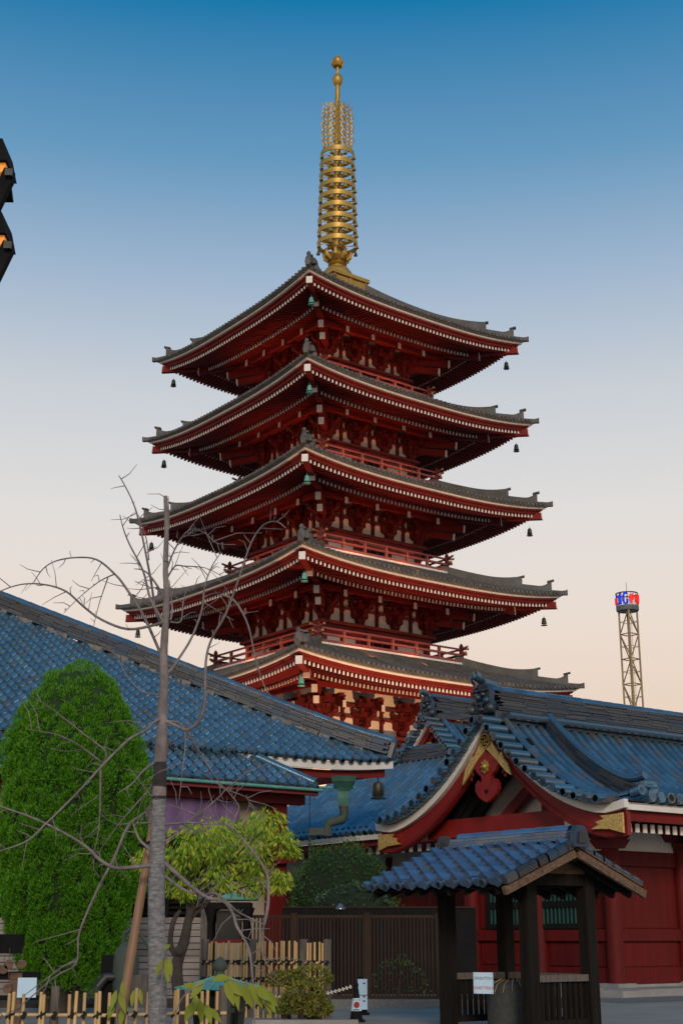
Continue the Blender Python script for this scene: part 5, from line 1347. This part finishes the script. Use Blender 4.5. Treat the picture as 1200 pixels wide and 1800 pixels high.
DR = 1.55; z0 = zt_ - .1
m = MB(); M = Matrix.Translation((xT - .02, YTW, 0)); m.lathe([(DR * .96, z0 - .1), (DR, z0 + .05), (DR, z0 + .55), (DR * .9, z0 + .56), (.3, z0 + .1)], 28, M); m.build('drum_floor', pmat('drum_grey', (.14, .17, .18), None, 1, .6), tw, 40)
m = MB(); m.lathe([(DR, z0 + 2.25), (DR, z0 + 2.4), (DR - .1, z0 + 2.4), (DR - .1, z0 + 2.25), (DR, z0 + 2.25)], 28, M)
for k in range(22):
    a = k * 2 * PI / 22; m.bar((xT - .02 + (DR - .05) * math.cos(a), YTW + (DR - .05) * math.sin(a), z0 + .4), (xT - .02 + (DR - .05) * math.cos(a), YTW + (DR - .05) * math.sin(a), z0 + 2.3), .06, .06)
m.build('drum_cage', BRONZE, tw)
m = MB(); m.tube([(xT, YTW, z0 + .5), (xT, YTW, z0 + 4.0)], .035, 5); m.build('antenna', BRONZE, tw)
BLUEL = glow('blue_letters', (.01, .03, .75), .35); REDL = glow('red_letters', (.85, .012, .02), .45)
def drum_letter(ang, pts_list, mat, r=.16):
    m = MB()
    for pts in pts_list:
        m.tube([(xT - .02 + (DR + .03) * math.sin(R(ang) + px / DR), YTW - (DR + .03) * math.cos(R(ang) + px / DR), z0 + .45 + pz) for px, pz in pts], r, 6)
    return m.build('drum_letter', mat, tw, 60)
drum_letter(-52, [[(-.45, 1.35), (-.1, 1.2), (.1, .3)], [(.1, 1.75), (.1, .2)], [(-.3, .3), (.2, .4)]], BLUEL)
drum_letter(-22, [[(.3, 1.6), (-.05, 1.7), (-.25, 1.2), (-.25, .6), (0, .2), (.3, .35), (.36, .8)]], BLUEL)
drum_letter(12, [[(-.2, 1.5), (-.1, .2)], [(-.4, 1.1), (.3, 1.2)], [(.15, 1.6), (.2, .9), (-.1, .6)]], REDL)
drum_letter(48, [[(-.4, 1.3), (-.2, .5), (.15, .25), (.4, .6), (.5, 1.6)], [(.0, 1.6), (.1, 1.1)]], REDL)
drum_letter(-85, [[(0, 1.2), (0, .3)]], REDL)
# ------------------------------------------------------------------ black lantern frame cut by the left edge
lf = thing('lantern_stand', 'black framed street lantern with amber panes at the left edge', 'lantern', (0, 0, 0)); YL = 9.0
AMB = glow('amber_pane', (.85, .27, .03), .45)
def lbox(nm, mat, quad, d=.10, y=YL):
    m = MB(); m.prism([(q.x, q.z) for q in [at(px, py, y) for px, py in quad]], (0, y, 0), (1, 0, 0), (0, 0, 1), (0, 1, 0), d); return m.build(nm, mat, lf)
for k, (dy, dx) in enumerate(((0, 0), (128, -2))):
    lbox('lantern_hood', BLACK, [(-90 + dx, 243 + dy), (5 + dx, 243 + dy), (12 + dx, 281 + dy), (-90 + dx, 281 + dy)], .34, YL)
    lbox('amber_pane', AMB, [(-80 + dx, 281 + dy), (11 + dx, 281 + dy), (8 + dx, 300 + dy), (-80 + dx, 330 + dy)], .26, YL + .04)
    lbox('frame_arm', BLACK, [(8 + dx, 294 + dy), (24 + dx, 297 + dy), (23 + dx, 312 + dy), (-45 + dx, 452 + dy), (-62 + dx, 445 + dy)], .07, YL - .03)
    m = MB(); a = at(16 + dx, 303 + dy, YL - .06); m.box(a, (.055, .02, .055)); m.build('arm_end', BRONZE, lf)
lbox('valance', BLACK, [(-20, 345), (18, 318), (22, 350), (-20, 350)], .05, YL + .1)
m = MB(); a = at(-70, 200, YL); m.tube([(a.x, YL + .15, 0), (a.x, YL + .15, a.z + .3)], .09, 12); m.build('post', BLACK, lf, 40)
# ------------------------------------------------------------------ vegetation
rng = np.random.default_rng(11)
def unit(a): return a / np.maximum(np.linalg.norm(a, axis=-1, keepdims=True), 1e-9)
def leaves(C, D, L, W, up=None, bend=.0):
    """rhombic leaves: centre C, direction D, lengths L, widths W -> (n,4,3)"""
    n = len(C); D = unit(D)
    ref = unit(rng.normal(size=(n, 3))) if up is None else unit(up + rng.normal(size=(n, 3)) * .35)
    S = unit(np.cross(D, ref)); Nn = np.cross(S, D)
    L = np.asarray(L).reshape(-1, 1); W = np.asarray(W).reshape(-1, 1)
    V = np.empty((n, 4, 3))
    V[:, 0] = C - D * L * .5; V[:, 2] = C + D * L * .5 + Nn * L * bend
    V[:, 1] = C - D * L * .05 + S * W * .5; V[:, 3] = C - D * L * .05 - S * W * .5
    return V
CYP = leafmat('cypress_leaf', (.040, .155, .007), (.155, .41, .015), .3)
CYPC = pmat('cypress_shade', (.014, .045, .006), (.009, .027, .005), 3, .9)  # dark fill colour that paints the shade deep inside the foliage
BUSHC = pmat('bush_shade', (.008, .02, .006), (.005, .012, .004), 4, .95)  # darker still: inner shade painted so the bush reads as round
LEAFY = leafmat('yellow_green_leaf', (.10, .31, .025), (.38, .64, .06), .5, (.62, .62, .07))
HEDGE = leafmat('hedge_leaf', (.03, .085, .022), (.065, .17, .03), .2)
SHINY = leafmat('glossy_leaf', (.025, .065, .028), (.075, .14, .06), .15)
AZAL = leafmat('azalea_leaf', (.07, .16, .02), (.24, .32, .04), .3, (.30, .22, .04))
BIGL = leafmat('fresh_leaf', (.14, .36, .02), (.34, .58, .04), .4, (.36, .33, .05))
# cypress ------------------------------------------------
YC = 19.5
cy = thing('cypress_tree', 'dense bright green egg-shaped cypress in front of the hall', 'tree', (0, 0, 0))
cx0 = at(129, 1400, YC).x; zt = at(133, 1158, YC).z; zb = at(133, 1715, YC).z
H = zt - zb; RX = (at(268, 1400, YC).x - at(2, 1400, YC).x) / 2 * 1.05
def egg(h):                                               # radius at height fraction, widest at 45 %
    h = np.clip(h, 0, 1)
    prof = np.interp(h, [0, .06, .15, .3, .48, .62, .75, .86, .94, .98, 1.0], [.36, .56, .76, .92, 1.0, .985, .89, .70, .46, .27, .08])
    return prof * RX
N = 1350
hs = np.linspace(0, 1, 400); cdf = np.cumsum(egg(hs) + .12); cdf = (cdf - cdf[0]) / (cdf[-1] - cdf[0])
h = np.interp((np.arange(N) + .5) / N, cdf, hs) + rng.normal(size=N) * .008
ang = np.arange(N) * 2.39996 + rng.normal(size=N) * .12
rad = egg(h) * (.83 + .10 * rng.random(N))
LC = np.stack([rng.random(170) * 2 * PI, rng.random(170)], 1)   # big lobes with furrows between them
dd = np.min(np.hypot(((ang[:, None] - LC[None, :, 0] + PI) % (2 * PI) - PI) * np.maximum(rad, .3)[:, None], (h[:, None] - LC[None, :, 1]) * H * .7), axis=1)
rad = rad * (.90 + .16 * np.exp(-(dd / .13) ** 2))
CC = np.stack([cx0 + rad * np.cos(ang), YC + rad * np.sin(ang), zb + H * (h - .035)], 1)
OUT = np.stack([np.cos(ang), np.sin(ang), np.zeros(N)], 1)
per = 150                                                  # each clump is a rounded puff whose sprays point up and out
C = np.repeat(CC, per, 0); O = np.repeat(OUT, per, 0); n = len(C)
big = np.repeat(.07 + .055 * rng.random(N), per)[:, None]
q = unit(rng.normal(size=(n, 3)) + O * .55 + np.array([0, 0, .35]))
C = C + q * big * np.array([1, 1, 1.55]) * (.75 + .3 * rng.random((n, 1)))
Dv = q * .8 + np.array([0, 0, .75]) + rng.normal(size=(n, 3)) * .22
V = leaves(C, Dv, .03 + .035 * rng.random(n), .008 + .008 * rng.random(n))
crown = quads_mesh('crown', V, CYP, cy)
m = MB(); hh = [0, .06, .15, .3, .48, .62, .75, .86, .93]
m.lathe([(float(egg(np.array([q]))[0]) * .76, zb + H * q + .03) for q in hh] + [(.01, zb + H * .96)], 20, Matrix.Translation((cx0, YC, 0))); m.build('shade_core', CYPC, crown, 60)  # solid core, its dark colour standing in for inner shade
for k, (dx, dy, r_) in enumerate(((-.02, 0, .12), (.17, .05, .09), (-.22, .08, .08))):
    m = MB(); m.tube([(cx0 + dx, YC + dy, 0), (cx0 + dx * 1.1, YC + dy, zb * .7), (cx0 + dx * 1.6, YC + dy, zb + .5)], [r_ * 1.15, r_, r_ * .8], 10); m.build('trunk', BARKD, cy, 50)
# bare young tree -----------------------------------------
YB = 9.6
bt = thing('bare_tree', 'slender leafless young tree with arching twigs and wrapped trunk', 'tree', (0, 0, 0))
ppm = FPX / (YB * 1.03)
def path(pts, dy=0., seed=0, amp=0.):
    r_ = random.Random(seed); out = []
    n = len(pts)
    for k, (x, y) in enumerate(pts): out.append(at(x, y, YB + dy * (k / max(1, n - 1)) + r_.uniform(-amp, amp)))
    return out
def smooth_path(P, rads, sub=4):
    o, r = [], []
    for k in range(len(P) - 1):
        p0, p1, p2, p3 = P[max(k - 1, 0)], P[k], P[k + 1], P[min(k + 2, len(P) - 1)]
        for s in range(sub):
            t = s / sub
            o.append(.5 * ((2 * p1) + (p2 - p0) * t + (2 * p0 - 5 * p1 + 4 * p2 - p3) * t * t + (3 * p1 - p0 - 3 * p2 + p3) * t ** 3))
            r.append(rads[k] + (rads[k + 1] - rads[k]) * t)
    o.append(P[-1]); r.append(rads[-1]); return o, r
TR = [(279, 1830, 15.5), (277, 1700, 14.5), (275, 1600, 13.5), (277, 1500, 12.5), (280, 1405, 11.5), (282, 1340, 10.5), (285, 1290, 9), (286, 1245, 8.4), (289, 1200, 7.6), (288, 1150, 7.0), (291, 1095, 6.2), (293, 1040, 5.3), (291, 1000, 4.8), (293, 930, 4.2), (291, 872, 3.4)]
P = [at(x, y, YB) for x, y, r in TR]; P[0].z = -.02
def trunk_piece(i0, i1, nm, mat, par, g=1.0):
    o, r = smooth_path(P[i0:i1 + 1], [TR[k][2] / ppm * g for k in range(i0, i1 + 1)])
    rr = random.Random(i0); r = [x * rr.uniform(.95, 1.05) for x in r]
    m = MB(); m.tube(o, r, 12); return m.build(nm, mat, par, 60)
trunk = trunk_piece(0, 14, 'trunk', BARK, bt)
trunk_piece(0, 4, 'hemp_wrap', WRAP, trunk, 1.04); trunk_piece(4, 5, 'dark_wrap', pmat('dark_cloth', (.055, .047, .043), (.022, .02, .02), 14, .95, bump=.6, stretch=(1, 1, 3)), trunk, 1.08)
BR = [  # (points, start px radius, depth drift)
    ([(285, 1155), (252, 1081), (220, 1031), (202, 1009), (171, 984), (135, 980), (99, 986), (76, 1000), (61, 1022)], 3.2, .5),
    ([(288, 1092), (270, 1099), (225, 1106), (180, 1090), (148, 1067), (117, 1040), (81, 1028), (40, 1027), (0, 1040), (-30, 1062)], 3.3, -.4),
    ([(288, 1100), (274, 1075), (265, 1018), (247, 928), (234, 883), (216, 847), (209, 836)], 3.2, .3),
    ([(286, 1090), (265, 1054), (252, 1004), (229, 959), (218, 932), (211, 905)], 3., -.3),
    ([(290, 1050), (265, 1013), (250, 1002), (236, 1000)], 2.6, .1),
    ([(292, 1020), (301, 1004), (310, 994), (324, 995), (360, 998), (391, 1013)], 2.2, .3),
    ([(294, 1000), (304, 973), (319, 946), (337, 930), (360, 937), (382, 955), (414, 957)], 2.0, -.3),
    ([(288, 1186), (300, 1178), (315, 1157), (337, 1121), (355, 1072), (360, 1031), (373, 995), (389, 971)], 3.4, .2),
    ([(289, 1266), (313, 1277), (330, 1283), (350, 1267), (360, 1237), (362, 1162), (373, 1121), (396, 1081), (418, 1022), (441, 955), (463, 923), (486, 917), (502, 928)], 3.6, -.5),
    ([(391, 1045), (414, 1058), (436, 1099), (448, 1153), (463, 1202), (477, 1225)], 2.6, .0),
    ([(291, 1267), (320, 1273), (326, 1303), (321, 1353), (315, 1407)], 2.2, -.2),
    ([(330, 1284), (360, 1337), (383, 1370), (397, 1387), (430, 1400), (438, 1415), (425, 1445)], 2.0, .2),
    ([(286, 1262), (272, 1269), (254, 1285), (225, 1301), (180, 1346), (135, 1395), (80, 1449), (48, 1478), (0, 1496), (-25, 1500)], 3.4, -.6),
    ([(183, 1340), (185, 1320), (145, 1288), (97, 1250), (56, 1224)], 2.3, -.3),
    ([(178, 1345), (177, 1365), (176, 1430), (172, 1470), (164, 1501)], 2.6, .1),
    ([(181, 1342), (160, 1325), (135, 1307), (97, 1290), (48, 1282)], 1.9, -.2),
    ([(270, 1520), (258, 1522), (225, 1525), (200, 1525), (174, 1510), (155, 1491), (122, 1469), (64, 1440), (0, 1417), (-25, 1408)], 4.6, -.4),
    ([(272, 1500), (258, 1488), (245, 1475), (236, 1452), (233, 1443)], 3.8, .0),
    ([(233, 1443), (219, 1465), (200, 1510), (174, 1559), (148, 1617), (138, 1649), (134, 1694), (97, 1717), (40, 1765), (0, 1792)], 3.2, .3),
    ([(233, 1443), (250, 1432), (268, 1420), (275, 1405)], 2.4, .0),
    ([(274, 1380), (267, 1382), (248, 1404), (209, 1449), (174, 1498), (160, 1520)], 2.2, .2),
    ([(276, 1338), (254, 1353), (232, 1378), (209, 1393)], 3.0, -.1),
    ([(284, 1512), (320, 1544), (362, 1577), (392, 1583), (410, 1607), (416, 1628), (437, 1667), (444, 1720), (447, 1760), (447, 1830)], 4.4, -.3),
    ([(284, 1535), (320, 1562), (350, 1573), (362, 1577)], 3.4, -.1),
    ([(355, 1576), (370, 1571), (386, 1574), (416, 1601), (440, 1614), (464, 1625)], 3.2, -.2),
    ([(464, 1625), (460, 1650), (462, 1680), (475, 1705), (482, 1715)], 2.2, .0),
    ([(464, 1625), (471, 1590), (471, 1544), (461, 1520), (437, 1487), (410, 1457), (395, 1448), (356, 1436), (320, 1422), (290, 1412)], 3.4, .2),
    ([(284, 1482), (305, 1470), (329, 1445), (359, 1424), (386, 1400), (398, 1386)], 3.0, .2),
    ([(410, 1452), (414, 1435), (420, 1418), (408, 1400), (397, 1386)], 2.2, .0),
    ([(272, 1446), (240, 1447), (200, 1450)], 2.0, .1),
    ([(284, 1450), (330, 1446), (370, 1449), (400, 1450)], 2.6, -.1),
    ([(134, 1690), (110, 1700), (80, 1722), (40, 1752)], 2.0, .3),
    ([(283, 1222), (250, 1215), (225, 1190), (205, 1155), (180, 1130)], 1.8, .3),
    ([(202, 1009), (175, 1022), (140, 1050), (112, 1078)], 1.6, .2),
    ([(190, 1016), (175, 1060), (165, 1100)], 1.4, .3),
    ([(300, 1090), (303, 1070), (300, 1040), (298, 1020)], 2.4, .1), ([(300, 1093), (318, 1092), (322, 1060), (330, 1035), (347, 1028)], 2.0, .1),
    ([(297, 930), (297, 905), (296, 872)], 2.0, .05), ([(360, 1060), (385, 1075), (410, 1090)], 1.5, .2), ([(262, 985), (258, 950), (250, 925), (244, 905)], 1.6, -.1),
]
rt_ = random.Random(21); tw_ = MB()
for k, (pts, r0, dy) in enumerate(BR):
    Pp = path(pts, dy, k, .015); n = len(Pp)
    rads = [max(.55, r0 * .86 * (1 - .72 * q / (n - 1))) / ppm for q in range(n)]
    o, r = smooth_path(Pp, rads, 4); m = MB(); m.tube(o, r, 7); m.build('branch', BARK, bt, 60)
    for q in range(2, len(o) - 1):                         # fine side twigs
        if rt_.random() < .42:
            d = (o[q + 1] - o[q - 1]).normalized(); s_ = Vector((rt_.uniform(-1, 1), rt_.uniform(-.6, .6), rt_.uniform(-.5, 1))); s_ = (s_ - d * s_.dot(d)).normalized() * .9 + d * .5
            L_ = rt_.uniform(.04, .20) * (1 if rt_.random() < .8 else 1.8); e = o[q] + s_ * L_; mid = o[q] + s_ * L_ * .5 + Vector((rt_.uniform(-.02, .02), 0, rt_.uniform(-.02, .03)))
            tw_.tube([o[q], mid, e], [.0038, .0028, .0015], 4)
tag(tw_.build('twigs', BARK, bt), kind='stuff')
stk = thing('tree_stake', 'brown bamboo stake leaning against the bare tree trunk', 'stake', (0, 0, 0))
a, b = at(206, 1830, YB + .10), at(293, 1300, YB + .22); m = MB(); pts = []; rr = []
for q in range(29):
    f = q / 28; pts.append(a + (b - a) * f); rr.append((13.5 - 5 * f) / ppm * (1.07 if q % 4 == 0 else 1.0) * .62)
m.tube(pts, rr, 10); m.build('bamboo_pole', BAMBOOD, stk, 60)
m = MB(); q = .80; c = a + (b - a) * .63; m.tube([c + Vector((-.06, -.06, 0)), c + Vector((.06, -.10, .03)), c + Vector((.08, .03, .04)), c + Vector((-.04, .05, .0)), c + Vector((-.06, -.06, 0))], .012, 6); m.build('tie', CORDB, stk)
# leafy tree behind --------------------------------------
YG = 16.0
gt = thing('leafy_tree', 'small tree with drooping yellow-green leaves behind the bare tree', 'tree', (0, 0, 0))
cl = [(330, 1490, 45), (372, 1478, 48), (412, 1500, 42), (440, 1462, 32), (472, 1452, 36), (500, 1484, 26), (515, 1498, 16), (422, 1540, 42), (462, 1552, 36), (492, 1552, 22), (352, 1532, 42), (308, 1522, 36), (258, 1512, 26), (325, 1568, 22), (385, 1545, 34), (300, 1560, 24), (450, 1510, 34), (365, 1500, 40), (395, 1460, 26)]
Cs, Ds = [], []
g_ppm = FPX / (YG * 1.02); brm = []
for (px, py, r_) in cl:
    c = at(px, py, YG + rng.uniform(-.35, .35)); n = int(5.4 * r_ ** 1.05 + 20)
    q = unit(rng.normal(size=(n, 3))) * (rng.random((n, 1)) ** .4) * (r_ / g_ppm) * np.array([1.05, 1.1, .85])
    Cs.append(np.array(c) + q); brm.append((px, py, c))
    Ds.append(np.stack([q[:, 0] * 1.2 / (r_ / g_ppm), q[:, 1] / (r_ / g_ppm), np.full(n, -1.0)], 1) + rng.normal(size=(n, 3)) * .35)
C, D = np.concatenate(Cs), np.concatenate(Ds); n = len(C)
quads_mesh('crown', leaves(C, D, 6e-2 + .045 * rng.random(n), .020 + .013 * rng.random(n), bend=.12), LEAFY, gt)
m = MB(); q0 = [at(322, 1835, YG), at(316, 1760, YG), at(311, 1700, YG), at(324, 1655, YG), at(333, 1610, YG), at(345, 1570, YG), at(360, 1530, YG)]; q0[0].z = 0
o, r = smooth_path(q0, [.075, .07, .065, .06, .045, .035, .02]); m.tube(o, r, 10); tg = m.build('trunk', BARKD, gt, 60)
for (px, py, c) in brm:
    s_ = o[min(len(o) - 1, 14 + int(rng.integers(0, 10)))]; m = MB(); mid = (s_ + c) / 2 + Vector((0, 0, .08)); oo, r2 = smooth_path([s_, mid, c], [.018, .011, .004]); m.tube(oo, r2, 6); m.build('branch', BARKD, gt, 60)
m = MB(); oo, r2 = smooth_path([at(316, 1690, YG), at(300, 1660, YG), at(305, 1620, YG), at(318, 1600, YG)], [.035, .03, .028, .02]); m.tube(oo, r2, 8); m.sphere(at(315, 1672, YG - .05), .06, 8, 6); m.build('branch', BARKD, gt, 60)
# clipped round bush, glossy bush, azaleas ----------------
def bush(name, label, cat_c, px, py, rxpx, rzpx, Y, n, mat, L, Wd, core=True, flat=.35, group=None):
    t = thing(name, label, cat_c, (0, 0, 0), 0, group); c = at(px, py, Y); s = FPX / (Y * 1.02); rx, rz = rxpx / s, rzpx / s
    q = unit(rng.normal(size=(n, 3))); q[:, 2] = np.where(q[:, 2] < -flat, -flat * rng.random(n), q[:, 2])
    lump = 1 + .06 * np.sin(q[:, 0] * 9 + q[:, 2] * 7) + .05 * np.sin(q[:, 1] * 13 - q[:, 2] * 11)
    rr = (.86 + .17 * rng.random((n, 1)) ** 1.5) * lump[:, None]
    C = np.array(c) + q * rr * np.array([rx, rx * .8, rz])
    D = q + rng.normal(size=(n, 3)) * .7 + np.array([0, 0, .3])
    quads_mesh('crown', leaves(C, D, L * (.7 + .6 * rng.random(n)), Wd * (.7 + .6 * rng.random(n))), mat, t)
    if core: m = MB(); m.sphere((0, 0, 0), (rx * .88, rx * .7, rz * .88), 16, 10, Matrix.Translation(c)); m.build('shade_core', BUSHC, t, 60)  # solid core with the shade between leaves put into its colour
    m = MB(); m.tube([(c.x, c.y, 0), (c.x, c.y, max(.1, c.z))], [.05, .03], 8); m.build('trunk', BARKD, t)
    return t
bush('round_bush', 'large clipped dark green round bush under the blue skirt roof', 'bush', 602, 1585, 92, 98, 29.5, 15000, HEDGE, .055, .02)
bush('glossy_bush', 'loose glossy-leaved bush in front of the clipped round bush', 'bush', 622, 1605, 72, 52, 27.5, 1500, SHINY, .08, .035, flat=.6)
for k, (px, py, rx, rz, Y, lab) in enumerate(((505, 1722, 34, 16, 17.9, 'flat shrub clump in front of the bamboo, nearest the lantern'), (548, 1718, 36, 20, 17.8, 'highest shrub clump in front of the bamboo fence end'), (535, 1745, 34, 18, 17.6, 'shrub clump just above the white chain'), (560, 1772, 24, 18, 17.5, 'low shrub clump at the kerb beside the wrapped cone'), (500, 1770, 30, 16, 17.6, 'low shrub clump at the kerb, farther from the cones'))):
    bush('clipped_shrub', lab, 'shrub', px, py, rx, rz, Y, 900, AZAL, .045, .02, core=False, flat=.7, group='clipped shrubs by the chain')
bush('hedge_shrub', 'dim shrub seen through the dark fence slats', 'shrub', 700, 1735, 50, 48, 23.4, 420, HEDGE, .06, .025, core=False, flat=.8)
# near sprig of large leaves, bottom edge ------------------
def sprig(label, stem, lvs, Y):
    t = thing('leaf_sprig', label, 'plant', (0, 0, 0)); S = [at(x, y, Y) for x, y in stem]; S[0].z = min(S[0].z, .3)
    o, r = smooth_path(S, [.006] + [.004] * (len(S) - 2) + [.002]); m = MB(); m.tube(o, r, 6); m.build('stem', BARK, t)
    pp_ = FPX / (Y * 1.0)
    for (x0, y0, x1, y1, wd) in lvs:
        a, b = at(x0, y0, Y + rng.uniform(-.05, .05)), at(x1, y1, Y + rng.uniform(-.12, .05)); d = b - a; L_ = d.length; d.normalize()
        sd = d.cross(Vector((rng.uniform(-.4, .4), -1, rng.uniform(-.3, .6)))).normalized(); nn = sd.cross(d); w_ = wd / pp_ * .5
        m = MB(); prof = [(0, .05), (.18, .55), (.4, 1), (.62, .92), (.82, .5), (1, .02)]
        secs = []
        for f, ww in prof:
            c = a + d * L_ * f - ZV * (L_ * .18 * f * f) + nn * 0
            secs.append([c + sd * w_ * ww + nn * w_ * ww * .35, c, c - sd * w_ * ww + nn * w_ * ww * .35])
        m.sweep(secs, False, False); m.build('leaf', BIGL, t, 80)
    return t
sprig('branch of large fresh green leaves in front of the copper lantern', [(300, 1830), (310, 1780), (330, 1745), (380, 1722), (430, 1728), (470, 1742)],
      [(372, 1724, 408, 1712, 14), (360, 1725, 335, 1750, 16), (395, 1722, 412, 1760, 15), (402, 1724, 428, 1745, 16), (412, 1725, 420, 1768, 13), (425, 1727, 445, 1765, 16), (436, 1728, 462, 1765, 17), (450, 1735, 478, 1752, 18), (456, 1738, 485, 1770, 16), (466, 1742, 489, 1764, 14), (345, 1735, 320, 1730, 13), (470, 1745, 476, 1778, 12)], 8.6)
sprig('darker leaf cluster by the near fence beside the tree trunk', [(330, 1830), (338, 1790), (350, 1762)], [(340, 1760, 325, 1790, 15), (350, 1755, 355, 1792, 14), (362, 1765, 372, 1795, 13), (345, 1748, 342, 1775, 12), (366, 1772, 390, 1790, 11)], 8.9)
sprig('few bright leaves sprouting from the wrapped trunk', [(281, 1700), (288, 1690), (296, 1682)], [(286, 1688, 274, 1712, 9), (292, 1684, 290, 1706, 8), (296, 1684, 302, 1712, 10), (290, 1690, 296, 1725, 9), (298, 1660, 290, 1668, 10)], 9.4)
sprig('dull green leaves around the foot of the leaning stake', [(212, 1830), (205, 1775), (215, 1730)], [(205, 1740, 196, 1770, 10), (215, 1725, 218, 1750, 9), (210, 1745, 222, 1775, 11), (200, 1765, 190, 1785, 12), (236, 1740, 232, 1765, 9), (246, 1738, 250, 1762, 8), (216, 1772, 212, 1800, 10)], 9.5)
